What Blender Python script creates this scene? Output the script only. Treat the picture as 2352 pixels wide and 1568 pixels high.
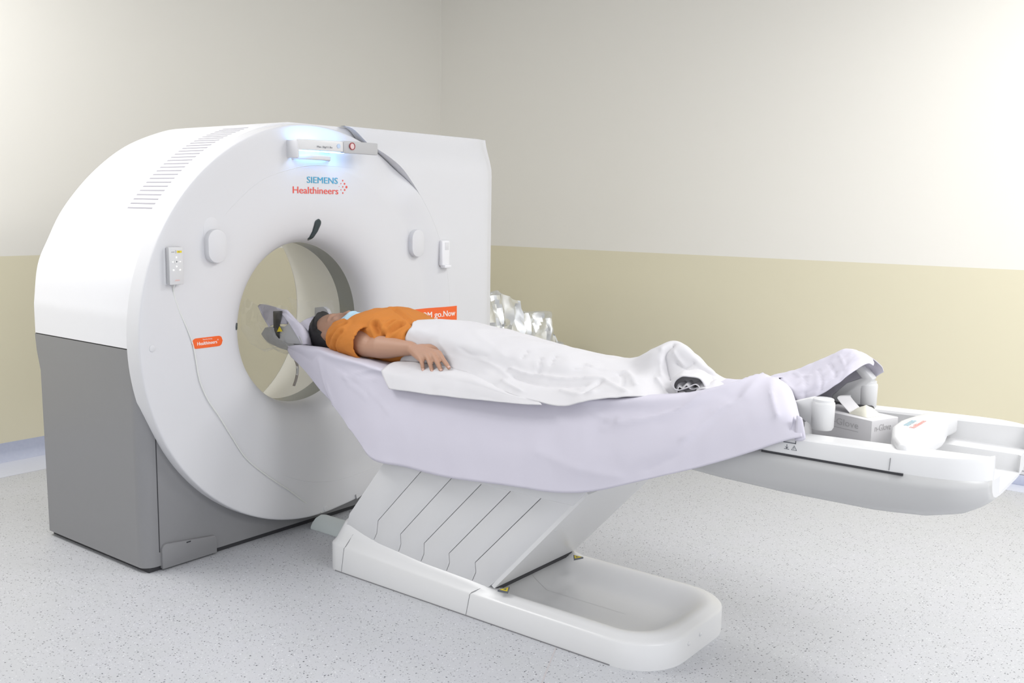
import bpy, bmesh, math, random
from mathutils import Vector, Matrix, noise
D = bpy.data; SC = bpy.context.scene; COL = SC.collection
random.seed(7)
for o in list(D.objects): D.objects.remove(o)

# ------------------------------------------------------------------ camera
cam = D.cameras.new('camera'); cam.sensor_width = 36.0; cam.lens = 34.41; cam.clip_start = 0.05
camo = D.objects.new('camera', cam); COL.objects.link(camo)
R = ((0.7923244, 0.0954220, -0.6025916), (0.6099113, -0.0993204, 0.7862211), (0.0151732, -0.9904696, -0.1368930))
m = Matrix.Identity(4)
for i in range(3):
    m[i][0] = R[i][0]; m[i][1] = -R[i][1]; m[i][2] = -R[i][2]
m[0][3], m[1][3], m[2][3] = 3.31385, -2.02091, 1.434
camo.matrix_world = m
SC.camera = camo
SC.view_settings.view_transform = 'Standard'
SC.view_settings.look = 'None'
SC.view_settings.gamma = 1.0
SC.view_settings.use_curve_mapping = False
SC.view_settings.exposure = 0.60

# ------------------------------------------------------------------ light
w = D.worlds.new('world'); SC.world = w; w.use_nodes = True
w.node_tree.nodes['Background'].inputs[0].default_value = (0.95, 0.97, 1.0, 1)
w.node_tree.nodes['Background'].inputs[1].default_value = 0.90

def area(name, loc, sx, sy, power, col=(1, 1, 1), rot=(0, 0, 0)):
    l = D.lights.new(name, 'AREA'); l.shape = 'RECTANGLE'; l.size = sx; l.size_y = sy
    l.energy = power; l.color = col
    o = D.objects.new(name, l); COL.objects.link(o); o.location = loc; o.rotation_euler = rot
    return o
area('fill_light', (2.9, 2.3, 3.18), 1.2, 1.2, 39, (1.0, 0.995, 0.98))
area('fill_light', (-0.9, -0.7, 3.18), 1.2, 1.2, 36, (1.0, 0.995, 0.98))
area('fill_light', (5.2, 0.2, 3.18), 2.4, 1.2, 70)  # unseen fill added behind the camera to brighten the gantry's front

# ------------------------------------------------------------------ materials
def mat(name, col, rough=0.5, metal=0.0, bump=None, spec=0.5, sub=None):
    M = D.materials.new(name); M.use_nodes = True
    b = M.node_tree.nodes['Principled BSDF']
    b.inputs['Base Color'].default_value = (*col, 1); b.inputs['Roughness'].default_value = rough
    b.inputs['Metallic'].default_value = metal; b.inputs['Specular IOR Level'].default_value = spec
    nt = M.node_tree
    if bump:
        sc, st, dist = bump
        tc = nt.nodes.new('ShaderNodeTexCoord'); n = nt.nodes.new('ShaderNodeTexNoise')
        n.inputs['Scale'].default_value = sc; n.inputs['Detail'].default_value = 3
        bp = nt.nodes.new('ShaderNodeBump'); bp.inputs['Strength'].default_value = st; bp.inputs['Distance'].default_value = dist
        nt.links.new(tc.outputs['Object'], n.inputs['Vector']); nt.links.new(n.outputs['Fac'], bp.inputs['Height'])
        nt.links.new(bp.outputs['Normal'], b.inputs['Normal'])
    return M
def emit(name, col, strength):
    M = mat(name, col, 0.5); b = M.node_tree.nodes['Principled BSDF']
    b.inputs['Emission Color'].default_value = (*col, 1); b.inputs['Emission Strength'].default_value = strength
    return M
def mottled(name, c1, c2, scale, rough, bump=0.0):
    M = mat(name, c1, rough); nt = M.node_tree; b = nt.nodes['Principled BSDF']
    tc = nt.nodes.new('ShaderNodeTexCoord'); n = nt.nodes.new('ShaderNodeTexNoise'); n.inputs['Scale'].default_value = scale
    n.inputs['Detail'].default_value = 4
    mx = nt.nodes.new('ShaderNodeMix'); mx.data_type = 'RGBA'
    mx.inputs[6].default_value = (*c1, 1); mx.inputs[7].default_value = (*c2, 1)
    nt.links.new(tc.outputs['Object'], n.inputs['Vector']); nt.links.new(n.outputs['Fac'], mx.inputs[0])
    nt.links.new(mx.outputs[2], b.inputs['Base Color'])
    if bump:
        bp = nt.nodes.new('ShaderNodeBump'); bp.inputs['Strength'].default_value = bump; bp.inputs['Distance'].default_value = 0.003
        nt.links.new(n.outputs['Fac'], bp.inputs['Height']); nt.links.new(bp.outputs['Normal'], b.inputs['Normal'])
    return M

M_wall = mat('wall_paint_white', (0.835, 0.812, 0.752), 0.75, bump=(60, 0.05, 0.002))
M_band = mat('wall_paint_cream', (0.75, 0.70, 0.525), 0.7, bump=(60, 0.05, 0.002))
M_blue = mottled('vinyl_blue', (0.44, 0.47, 0.60), (0.52, 0.55, 0.66), 60, 0.45)
M_blue_floor = mottled('vinyl_blue_light', (0.58, 0.60, 0.69), (0.64, 0.66, 0.74), 60, 0.45)
M_ceil = mat('ceiling_paint', (0.8, 0.8, 0.8), 0.8)
M_shell = mat('white_enamel', (0.80, 0.80, 0.825), 0.33)
M_face = mat('white_cover', (0.68, 0.68, 0.70), 0.42)
M_white = mat('white_plastic', (0.70, 0.70, 0.705), 0.30)
M_hull = mat('light_grey_plastic', (0.52, 0.52, 0.52), 0.35)
M_panel = mat('slat_plastic', (0.655, 0.655, 0.665), 0.42)
M_grey = mottled('grey_metallic_paint', (0.225, 0.225, 0.233), (0.245, 0.245, 0.253), 500, 0.38)
M_midgrey = mat('mid_grey_plastic', (0.48, 0.48, 0.49), 0.4)
M_ltgrey = mat('pale_grey_plastic', (0.66, 0.66, 0.67), 0.35)
M_dark = mat('dark_gap', (0.03, 0.03, 0.035), 0.6)
M_black = mat('black_foam', (0.02, 0.02, 0.022), 0.55)
M_line = mat('joint_line_grey', (0.22, 0.22, 0.23), 0.6)  # dark grey of the table's joint and seam lines
M_slot = mat('vent_slot_grey', (0.33, 0.32, 0.36), 0.6)
M_ring = mat('smoked_ring', (0.27, 0.275, 0.245), 0.25)
M_funnel = mat('rear_funnel_white', (0.74, 0.73, 0.69), 0.4)
M_window = mat('laser_window_glass', (0.035, 0.05, 0.055), 0.12)
M_orange = mat('orange_sticker', (0.86, 0.13, 0.02), 0.45)
M_letter = mat('white_lettering', (0.85, 0.83, 0.8), 0.5)
M_teal = mat('teal_lettering', (0.07, 0.36, 0.55), 0.5)
M_red = mat('red_lettering', (0.78, 0.10, 0.08), 0.5)
M_pink = mat('pale_red_lettering', (0.85, 0.42, 0.38), 0.5)
M_paleteal = mat('pale_teal_lettering', (0.42, 0.58, 0.64), 0.5)
M_ink = mat('grey_ink', (0.12, 0.13, 0.15), 0.5)
M_yellow = mat('yellow_sticker', (0.78, 0.62, 0.02), 0.5)
M_led = emit('blue_light_strip', (0.22, 0.50, 1.0), 9.0)
M_backlit = emit('backlit_key', (1, 1, 1), 1.1)
M_sheet = mat('lavender_cotton', (0.605, 0.585, 0.665), 0.85, bump=(900, 0.15, 0.001), spec=0.15)
M_blanket = mat('white_cotton', (0.655, 0.645, 0.665), 0.85, bump=(900, 0.15, 0.001), spec=0.15)
M_skin = mat('skin', (0.44, 0.255, 0.175), 0.5, bump=(350, 0.12, 0.001), spec=0.35)
M_nail = mat('nail', (0.60, 0.38, 0.31), 0.35)
M_hair = mat('black_hair', (0.012, 0.011, 0.012), 0.55, bump=(260, 0.5, 0.003))
M_shirt = mat('orange_pique', (0.56, 0.205, 0.045), 0.85, bump=(700, 0.25, 0.001), spec=0.15)
M_mask = mat('pale_blue_mask', (0.50, 0.72, 0.84), 0.8)
M_card = mat('white_card', (0.68, 0.67, 0.68), 0.55)
M_emboss = mat('embossed_grey', (0.50, 0.49, 0.50), 0.5)
M_latex = mat('cream_latex', (0.80, 0.78, 0.66), 0.6)
M_strap = mat('grey_webbing', (0.42, 0.38, 0.35), 0.8)
M_silver = mat('silver_sheeting', (0.82, 0.83, 0.83), 0.38, 0.85)
M_cable = mat('white_cable', (0.74, 0.75, 0.72), 0.4)
M_duct = mat('mint_white_duct', (0.64, 0.69, 0.68), 0.4)

M_film = D.materials.new('clear_plastic_film'); M_film.use_nodes = True
nt = M_film.node_tree; b = nt.nodes['Principled BSDF']; nt.nodes.remove(b)
tr = nt.nodes.new('ShaderNodeBsdfTransparent'); tr.inputs[0].default_value = (1, 1, 1, 1)
gl = nt.nodes.new('ShaderNodeBsdfGlossy'); gl.inputs['Roughness'].default_value = 0.12
mx = nt.nodes.new('ShaderNodeMixShader'); mx.inputs[0].default_value = 0.07
nt.links.new(tr.outputs[0], mx.inputs[1]); nt.links.new(gl.outputs[0], mx.inputs[2])
df = nt.nodes.new('ShaderNodeBsdfTranslucent'); df.inputs[0].default_value = (.9, .9, .9, 1)
m3 = nt.nodes.new('ShaderNodeMixShader'); m3.inputs[0].default_value = 0.08
nt.links.new(mx.outputs[0], m3.inputs[1]); nt.links.new(df.outputs[0], m3.inputs[2])
nt.links.new(m3.outputs[0], nt.nodes['Material Output'].inputs[0])

# speckled floor
M_floor = mat('speckled_vinyl_floor', (0.64, 0.645, 0.67), 0.42); nt = M_floor.node_tree; b = nt.nodes['Principled BSDF']
tc = nt.nodes.new('ShaderNodeTexCoord')
n0 = nt.nodes.new('ShaderNodeTexNoise'); n0.inputs['Scale'].default_value = 7; n0.inputs['Detail'].default_value = 3
mb0 = nt.nodes.new('ShaderNodeMix'); mb0.data_type = 'RGBA'
mb0.inputs[6].default_value = (0.50, 0.512, 0.527, 1); mb0.inputs[7].default_value = (0.525, 0.528, 0.565, 1)
nt.links.new(tc.outputs['Object'], n0.inputs['Vector']); nt.links.new(n0.outputs['Fac'], mb0.inputs[0])
prev = mb0.outputs[2]
def fleck(prev, scale, size, keep, col, warp):
    wn = nt.nodes.new('ShaderNodeTexNoise'); wn.inputs['Scale'].default_value = scale * 1.7
    ad = nt.nodes.new('ShaderNodeVectorMath'); ad.operation = 'MULTIPLY_ADD'
    ad.inputs[1].default_value = (warp / scale,) * 3
    nt.links.new(tc.outputs['Object'], wn.inputs['Vector'])
    nt.links.new(wn.outputs['Color'], ad.inputs[0]); nt.links.new(tc.outputs['Object'], ad.inputs[2])
    v = nt.nodes.new('ShaderNodeTexVoronoi'); v.inputs['Scale'].default_value = scale
    nt.links.new(ad.outputs[0], v.inputs['Vector'])
    lt = nt.nodes.new('ShaderNodeMath'); lt.operation = 'LESS_THAN'; lt.inputs[1].default_value = size
    nt.links.new(v.outputs['Distance'], lt.inputs[0])
    sp = nt.nodes.new('ShaderNodeSeparateColor'); nt.links.new(v.outputs['Color'], sp.inputs[0])
    gt = nt.nodes.new('ShaderNodeMath'); gt.operation = 'GREATER_THAN'; gt.inputs[1].default_value = 1 - keep
    nt.links.new(sp.outputs[0], gt.inputs[0])
    mu = nt.nodes.new('ShaderNodeMath'); mu.operation = 'MULTIPLY'
    nt.links.new(lt.outputs[0], mu.inputs[0]); nt.links.new(gt.outputs[0], mu.inputs[1])
    m2 = nt.nodes.new('ShaderNodeMath'); m2.operation = 'MULTIPLY'; nt.links.new(mu.outputs[0], m2.inputs[0])
    nt.links.new(sp.outputs[1], m2.inputs[1])
    mix = nt.nodes.new('ShaderNodeMix'); mix.data_type = 'RGBA'; mix.inputs[7].default_value = (*col, 1)
    nt.links.new(m2.outputs[0], mix.inputs[0]); nt.links.new(prev, mix.inputs[6])
    return mix.outputs[2]
prev = fleck(prev, 100, 0.28, 0.42, (0.07, 0.075, 0.09), 0.5)
prev = fleck(prev, 160, 0.28, 0.34, (0.20, 0.21, 0.25), 0.5)
prev = fleck(prev, 120, 0.28, 0.25, (0.72, 0.73, 0.76), 0.5)
nt.links.new(prev, b.inputs['Base Color'])

# ------------------------------------------------------------------ mesh helpers
def link(o, parent=None):
    COL.objects.link(o)
    if parent is not None:
        o.parent = parent
        o.matrix_parent_inverse = Matrix.Translation(-PIVOT.get(parent.name, Vector()))
    return o
PIVOT = {}
def empty(name, loc=(0, 0, 0)):
    o = D.objects.new(name, None); COL.objects.link(o); o.location = loc; o.empty_display_size = 0.1
    PIVOT[o.name] = Vector(loc)
    return o
def tag(o, label, cat, group=None):
    o['label'] = label; o['category'] = cat
    if group: o['group'] = group
    return o

def finish(bm, sharp=38):
    bmesh.ops.recalc_face_normals(bm, faces=bm.faces[:])
    for f in bm.faces: f.smooth = True
    a = math.radians(sharp)
    for e in bm.edges:
        if len(e.link_faces) == 2:
            e.smooth = e.calc_face_angle(0) < a
def mesh_obj(name, bm, material, parent=None, sharp=38, recalc=True):
    if recalc: finish(bm, sharp)
    me = D.meshes.new(name); bm.to_mesh(me); bm.free()
    me.materials.append(material)
    return link(D.objects.new(name, me), parent)

class MB:
    def __init__(s): s.v = []; s.f = []
    def add(s, vs, fs):
        k = len(s.v); s.v += [tuple(p) for p in vs]; s.f += [tuple(i + k for i in f) for f in fs]; return s
    def box(s, x0, x1, y0, y1, z0, z1):
        return s.add([(x, y, z) for x in (x0, x1) for y in (y0, y1) for z in (z0, z1)],
                     [(0, 1, 3, 2), (4, 6, 7, 5), (0, 4, 5, 1), (2, 3, 7, 6), (0, 2, 6, 4), (1, 5, 7, 3)])
    def prism(s, poly, fa, fb):
        n = len(poly); vs = [fa(p) for p in poly] + [fb(p) for p in poly]
        fs = [tuple(range(n)), tuple(range(2 * n - 1, n - 1, -1))] + [(i, i + n, (i + 1) % n + n, (i + 1) % n) for i in range(n)]
        return s.add(vs, fs)
    def prism_y(s, poly, y0, y1): return s.prism(poly, lambda p: (p[0], y0, p[1]), lambda p: (p[0], y1, p[1]))
    def prism_x(s, poly, x0, x1): return s.prism(poly, lambda p: (x0, p[0], p[1]), lambda p: (x1, p[0], p[1]))
    def prism_z(s, poly, z0, z1): return s.prism(poly, lambda p: (p[0], p[1], z0), lambda p: (p[0], p[1], z1))
    def rows(s, rows, cu=False, cv=False, cap=False):
        nu, nv = len(rows), len(rows[0]); vs = [p for r in rows for p in r]; fs = []
        for i in range(nu if cu else nu - 1):
            for j in range(nv if cv else nv - 1):
                fs.append((i * nv + j, ((i + 1) % nu) * nv + j, ((i + 1) % nu) * nv + (j + 1) % nv, i * nv + (j + 1) % nv))
        if cap: fs += [tuple(range(nv)), tuple((nu - 1) * nv + j for j in range(nv - 1, -1, -1))]
        return s.add(vs, fs)
    def tube(s, pts, rad, n=10, sq=1.0, up=(0, 0, 1), round_ends=False):
        pts = [Vector(p) for p in pts]
        if not hasattr(rad, '__len__'): rad = [rad] * len(pts)
        rad = list(rad)
        if round_ends:
            def cp(p, q, r):
                d = (p - q).normalized()
                return [(p + d * r * math.sin(a), r * math.cos(a)) for a in (math.radians(35), math.radians(65), math.radians(86))]
            h = cp(pts[0], pts[1], rad[0])[::-1]; t = cp(pts[-1], pts[-2], rad[-1])
            pts = [p for p, r in h] + pts + [p for p, r in t]; rad = [r for p, r in h] + rad + [r for p, r in t]
        rr = []
        for i, p in enumerate(pts):
            d = (pts[min(i + 1, len(pts) - 1)] - pts[max(i - 1, 0)]).normalized()
            u = Vector(up)
            if abs(u.dot(d)) > 0.95: u = Vector((0, 1, 0))
            a = d.cross(u).normalized(); bq = a.cross(d)
            rr.append([p + a * rad[i] * math.cos(2 * math.pi * k / n) + bq * rad[i] * sq * math.sin(2 * math.pi * k / n) for k in range(n)])
        return s.rows(rr, cv=True, cap=True)
    def ball(s, c, rx, ry, rz, n=20, m=14, rot=None):
        rr = []
        for i in range(m + 1):
            t = math.pi * (0.02 + 0.96 * i / m)
            r = []
            for k in range(n):
                a = 2 * math.pi * k / n
                p = Vector((rx * math.cos(t), ry * math.sin(t) * math.cos(a), rz * math.sin(t) * math.sin(a)))
                if rot: p = rot @ p
                r.append(Vector(c) + p)
            rr.append(r)
        return s.rows(rr, cv=True, cap=True)
    def disc(s, c, r, n, axis='x', h=0.002, ry=None):
        ry = ry or r
        poly = [(r * math.cos(2 * math.pi * k / n), ry * math.sin(2 * math.pi * k / n)) for k in range(n)]
        if axis == 'x': return s.prism_x([(c[1] + p[0], c[2] + p[1]) for p in poly], c[0], c[0] + h)
        if axis == 'y': return s.prism_y([(c[0] + p[0], c[2] + p[1]) for p in poly], c[1], c[1] - h)
        return s.prism_z([(c[0] + p[0], c[1] + p[1]) for p in poly], c[2], c[2] + h)
    def bm(s):
        bm = bmesh.new(); vs = [bm.verts.new(p) for p in s.v]
        for f in s.f:
            try: bm.faces.new([vs[i] for i in f])
            except ValueError: pass
        return bm
    def build(s, name, material, parent=None, sharp=38, bevel=0, seg=2, weld=False):
        bm = s.bm()
        if weld: bmesh.ops.remove_doubles(bm, verts=bm.verts[:], dist=1e-5)
        if bevel:
            bmesh.ops.recalc_face_normals(bm, faces=bm.faces[:])
            es = [e for e in bm.edges if len(e.link_faces) == 2 and e.calc_face_angle(0) > math.radians(30)]
            bmesh.ops.bevel(bm, geom=es, offset=bevel, segments=seg, profile=0.5, affect='EDGES', clamp_overlap=True)
        return mesh_obj(name, bm, material, parent, sharp)

def cr(p0, p1, p2, p3, t):
    return 0.5 * ((2 * p1) + (p2 - p0) * t + (2 * p0 - 5 * p1 + 4 * p2 - p3) * t * t + (3 * p1 - p0 - 3 * p2 + p3) * t * t * t)
def spline(pts, n):
    pts = [Vector(p) for p in pts]; L = len(pts); out = []
    for i in range(n + 1):
        u = i / n * (L - 1); k = min(int(u), L - 2); t = u - k
        p0 = pts[k - 1] if k > 0 else pts[0] * 2 - pts[1]
        p3 = pts[k + 2] if k + 2 < L else pts[-1] * 2 - pts[-2]
        out.append(cr(p0, pts[k], pts[k + 1], p3, t))
    return out
def surf(net, nu, nv):
    cols = [spline(r, nv) for r in net]
    return [list(x) for x in zip(*[spline([c[j] for c in cols], nu) for j in range(nv + 1)])]
def wrinkle(p, amp, sc, seed, stretch=(1, 1, 1)):
    q = Vector((p[0] * stretch[0], p[1] * stretch[1], p[2] * stretch[2])) * sc + Vector((seed, seed * 1.7, seed * 0.3))
    a = noise.noise(q); b2 = noise.noise(q * 2.3 + Vector((5, 1, 9)))
    r = 1 - abs(noise.noise(q * 1.3 + Vector((11, 4, 2)))) * 2
    return amp * (a + 0.45 * b2 + 0.7 * max(0, r - 0.55))
def drape(mb, net, nu, nv, amp=0.004, sc=9, seed=1, stretch=(1, 1, 1), creases=()):
    g = surf(net, nu, nv)
    flat = [p for r in g for p in r]; CR = []
    for pts, am, wd in creases:
        snap = [min(flat, key=lambda q: (q - Vector(p)).length_squared) for p in pts]
        CR.append((spline(snap, 10 * len(snap)), am, wd))
    ng = [r[:] for r in g]
    for i in range(nu + 1):
        for j in range(nv + 1):
            du = g[min(i + 1, nu)][j] - g[max(i - 1, 0)][j]; dv = g[i][min(j + 1, nv)] - g[i][max(j - 1, 0)]
            n = du.cross(dv)
            if n.length > 1e-9:
                d = wrinkle(g[i][j], amp, sc, seed, stretch)
                for sp, am, wd in CR:
                    m_ = min((g[i][j] - q).length_squared for q in sp) ** .5
                    if m_ < wd * 4: d -= am * math.exp(-m_ / wd) * (1 if m_ > 0 else 1)
                ng[i][j] = g[i][j] + n.normalized() * d
    mb.rows(ng); return mb
def solid(o, t, off=0.0):
    md = o.modifiers.new('thickness', 'SOLIDIFY'); md.thickness = t; md.offset = off; return o
def remeshed(mb, voxel, it=6, fac=0.5):
    bm = mb.bm(); bmesh.ops.recalc_face_normals(bm, faces=bm.faces[:])
    me = D.meshes.new('tmp'); bm.to_mesh(me); bm.free()
    o = D.objects.new('tmp', me); COL.objects.link(o)
    r = o.modifiers.new('r', 'REMESH'); r.mode = 'VOXEL'; r.voxel_size = voxel
    s = o.modifiers.new('s', 'SMOOTH'); s.iterations = it; s.factor = fac
    dg = bpy.context.evaluated_depsgraph_get(); ev = o.evaluated_get(dg)
    bm = bmesh.new(); bm.from_mesh(ev.to_mesh()); ev.to_mesh_clear()
    D.objects.remove(o); D.meshes.remove(me)
    return bm

def text(name, body, origin, ux, uy, height, material, parent, width=None, thick=0.0006, bold=0.0, align='LEFT', conform=False):
    cu = D.curves.new('t', 'FONT'); cu.body = body; cu.size = 1.0; cu.extrude = 0.0; cu.align_x = align
    cu.resolution_u = 3
    o = D.objects.new('t', cu); COL.objects.link(o)
    dg = bpy.context.evaluated_depsgraph_get()
    me = D.meshes.new_from_object(o.evaluated_get(dg)); D.objects.remove(o); D.curves.remove(cu)
    ux = Vector(ux).normalized(); uy = Vector(uy).normalized(); uz = ux.cross(uy)
    xs = [v.co.x for v in me.vertices]; W = max(xs) - min(xs); x0 = min(xs)
    sy = height / 0.69; sx = width / W if width else sy
    bm = bmesh.new(); bm.from_mesh(me)
    if bold:
        k0 = len(bm.verts); bm.from_mesh(me); bm.verts.ensure_lookup_table()
        for v in bm.verts[k0:]: v.co.x += bold; v.co.z += .002
    D.meshes.remove(me)
    ex = bmesh.ops.extrude_face_region(bm, geom=bm.faces[:])
    for e in ex['geom']:
        if isinstance(e, bmesh.types.BMVert): e.co.z += thick / sy
    for v in bm.verts:
        c = v.co.copy()
        v.co = Vector(origin) + ux * ((c.x - x0) * sx if align == 'LEFT' else c.x * sx) + uy * (c.y * sy) + uz * (c.z * sy)
    if conform:
        for v in bm.verts: v.co.x += on_face(v.co.y, v.co.z)
    return mesh_obj(name, bm, material, parent, 30)

def smooth01(t):
    t = max(0.0, min(1.0, t)); return t * t * (3 - 2 * t)
def interp(tab, x):
    if x <= tab[0][0]: return tab[0][1]
    for (a, fa), (c, fc) in zip(tab, tab[1:]):
        if x <= c: return fa + (fc - fa) * (x - a) / (c - a)
    return tab[-1][1]
def rrect(hx0, hx1, hy, rads, n=10):
    """rounded rectangle (x from -hx0 to hx1), radii at (+x+y, -x+y, -x-y, +x-y)"""
    cs = [(hx1, hy, 0, rads[0]), (-hx0, hy, 90, rads[1]), (-hx0, -hy, 180, rads[2]), (hx1, -hy, 270, rads[3])]
    out = []
    for cx, cy, a0, r in cs:
        sx = 1 if cx > 0 else -1; sy = 1 if cy > 0 else -1
        for k in range(n + 1):
            a = math.radians(a0 + 90 * k / n)
            out.append((cx - sx * r + r * math.cos(a), cy - sy * r + r * math.sin(a)))
    return out

# ================================================================== SETTING
XW, YW, ZC, ZB = -2.1, 4.05, 3.2, 1.124
XE, YE = 6.5, -5.0
def struct(name, mb, material, parent=None, **k):
    o = mb.build(name, material, parent, **k); o['kind'] = 'structure'; return o
struct('floor', MB().box(XW, XE, YE, YW, -0.1, 0.0), M_floor)
struct('ceiling', MB().box(XW, XE, YE, YW, ZC, ZC + 0.1), M_ceil)
wl = struct('wall_left', MB().box(XW - 0.12, XW, YE, YW + 0.12, ZB, ZC + .1), M_wall)
struct('trim_1', MB().box(XW - 0.12, XW, YE, YW + 0.12, -0.1, ZB), M_band)
struct('wall_right', MB().box(XW, XE, YW, YW + 0.12, ZB, ZC + .1), M_wall)
struct('trim_2', MB().box(XW, XE, YW, YW + 0.12, -0.1, ZB), M_band)
# coved blue vinyl skirting and its border on the floor
cov = [(XW, 0.10), (XW + 0.004, 0.10), (XW + 0.006, 0.05), (XW + 0.014, 0.022), (XW + 0.04, 0.004), (XW + 0.05, 0.0), (XW, 0.0)]
struct('baseboard_left', MB().prism(cov, lambda p: (p[0], YE, p[1]), lambda p: (p[0], YW, p[1])), M_blue, sharp=60)
struct('trim_3', MB().box(XW, XW + 0.33, YE, YW, 0.0, 0.0015), M_blue_floor)
cov2 = [(0.0, 0.06), (-0.006, 0.06), (-0.006, 0.0), (0.0, 0.0)]
YP = 3.66
struct('baseboard_right', MB().box(-.4, XE, YP, YP + 0.02, 0, 0.055), M_blue, bevel=0.004)
struct('trim_4', MB().box(-.4, XE, YP - 0.14, YP, 0.0, 0.0015), M_blue_floor)
pl_o = MB().box(-.4, XE, YP + 0.02, YW, 0, 0.10).box(-.4, XE, YP + .012, YP + 0.02, 0.058, 0.076).box(-.4, XE, YP + .008, YP + 0.02, 0.080, 0.10)
struct('trim_5', pl_o, M_white)
struct('trim_6', MB().box(2.36, XE, YP + 0.05, YP + 0.30, 0.10, 0.17), M_midgrey, bevel=0.004)
# welded seam of the floor vinyl
sx0, sy0, sx1, sy1 = 1.586, 0.496, 1.93, -0.24
dx, dy = (sx1 - sx0), (sy1 - sy0); L = math.hypot(dx, dy); nx, ny = -dy / L * .0022, dx / L * .0022
M_seam = mat('floor_seam', (0.52, 0.49, 0.50), 0.5)
sx1 += dx * 4; sy1 += dy * 4
struct('trim_7', MB().prism_z([(sx0 + nx, sy0 + ny), (sx0 - nx, sy0 - ny), (sx1 - nx, sy1 - ny), (sx1 + nx, sy1 + ny)], 0.0, 0.0006), M_seam)

# ================================================================== GANTRY
GC = (0.833, 0.907)                        # bore axis (y, z)
G = tag(empty('ct_scanner', (-0.35, 0.835, 0)), 'large white ring-shaped CT scanner with grey lower housing standing on the floor', 'scanner')
prof = [(-.004, .878), (-.004, 1.0), (.002, 1.07), (.019, 1.157), (.038, 1.21), (.066, 1.263), (.100, 1.333), (.143, 1.399), (.205, 1.478), (.279, 1.551), (.357, 1.617), (.442, 1.672), (.535, 1.717), (.633, 1.75), (.70, 1.766), (.766, 1.775)]
_p = prof[:1] + [(v.x, v.y) for v in spline([(y, z, 0) for y, z in (prof[1], prof[3], prof[5], prof[7], prof[9], prof[11], prof[13], prof[15])], 56)]
_p[-1] = prof[-1]; prof = _p
def outline(th):
    """distance from the bore axis to the housing outline in direction th"""
    c, s = math.cos(th), math.sin(th); best = 9
    segs = [(prof[i], prof[i + 1]) for i in range(len(prof) - 1)] + [((.766, 1.775), (2.045, 1.777)), ((2.045, 1.777), (2.092, 1.2)), ((2.092, 1.2), (2.092, 0.02)), ((2.092, 0.02), (-.0, 0.02)), ((-.0, 0.02), (-.004, .878))]
    for (y0, z0), (y1, z1) in segs:
        ax, az = y0 - GC[0], z0 - GC[1]; bx, bz = y1 - y0, z1 - z0
        den = c * bz - s * bx
        if abs(den) < 1e-9: continue
        t = (ax * bz - az * bx) / den; u = (ax * s - az * c) / den
        if t > 0 and -1e-6 <= u <= 1 + 1e-6: best = min(best, t)
    return best
def angles(a0, a1, n, extra=()):
    L = sorted([a0 + (a1 - a0) * i / n for i in range(n + 1)] + [e for e in extra if a0 < e < a1]); return L
def ang(y, z): return math.atan2(z - GC[1], y - GC[0]) % (2 * math.pi)
ZS = 0.878
corner_tr = ang(2.045, 1.777)
aL = ang(-.004, ZS); aR = ang(2.092, ZS) - 2 * math.pi
def polar(th, r, x): return (x, GC[0] + r * math.cos(th), GC[1] + r * math.sin(th))
# upper white shell
A = angles(aR, aL, 150, (corner_tr, corner_tr - .004, corner_tr + .004, ang(2.092, 1.2)))
rows = []
for x, ins in ((-.72, -1), (-.745, .06), (-.757, .03), (-.762, .008), (-.757, .0), (-.05, .0), (-.032, .002), (-.028, .008), (-.028, .09)):
    rows.append([polar(t, 0.54 if ins < 0 else outline(t) - ins, x) for t in A])
MB().rows(rows).build('upper_shell', M_shell, G, sharp=30)
# grey lower housing, rounded front corner, cut-back rear
A2 = angles(aL, aR + 2 * math.pi, 130, (ang(0, .02), ang(2.092, .02), ang(0, .805), ang(0, .74), ang(0, .72)))
def low(t, x, inset):
    r = outline(t); p = polar(t, r, x); y = max(p[1], -.004 + inset) if p[1] < 1 else p[1]
    return (x, y, min(p[2], ZS - .004))
def rearx(z): return interp([(0, -.742), (.72, -.742), (.74, -.748), (.805, -.766), (.878, -.774)], z)
rows = []
rows.append([polar(t, 0.54, -.71) for t in A2])
rows.append([(rearx(low(t, 0, 0)[2]) + .0, low(t, 0, .03)[1], low(t, 0, .03)[2]) for t in A2])
rows.append([(rearx(low(t, 0, 0)[2]) + .012, low(t, 0, 0)[1], low(t, 0, 0)[2]) for t in A2])
for a in (0, 15, 30, 45, 60, 75, 90):
    a = math.radians(a); x = -.055 + .055 * math.sin(a); rows.append([low(t, x, .055 * (1 - math.cos(a))) for t in A2])
rows.append([polar(t, 0.45, 0.0) for t in A2])
MB().rows(rows).build('lower_housing', M_grey, G, sharp=25)
MB().box(-.735, -.01, .02, 2.07, 0, .022).build('floor_shadow_gap', M_dark, G)  # dark block painting in the shadow gap between housing and floor
MB().box(-.76, -.02, -.001, .02, ZS - .006, ZS + .002).build('housing_joint', M_dark, G)
MB().box(-.004, .0006, .0605, .0645, .075, .60).build('panel_joint', M_dark, G)
# service flap at the foot of the housing
fl = [(.068, .006), (.318, .006), (.318, .066), (.313, .076), (.303, .082), (.085, .106), (.074, .100), (.068, .088)]
fo = MB().prism_x(fl, -.01, .012).build('service_flap', M_grey, G, bevel=.004)
MB().box(.0118, .0125, .175, .195, .085, .090).build('finger_notch', M_dark, fo)

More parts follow.
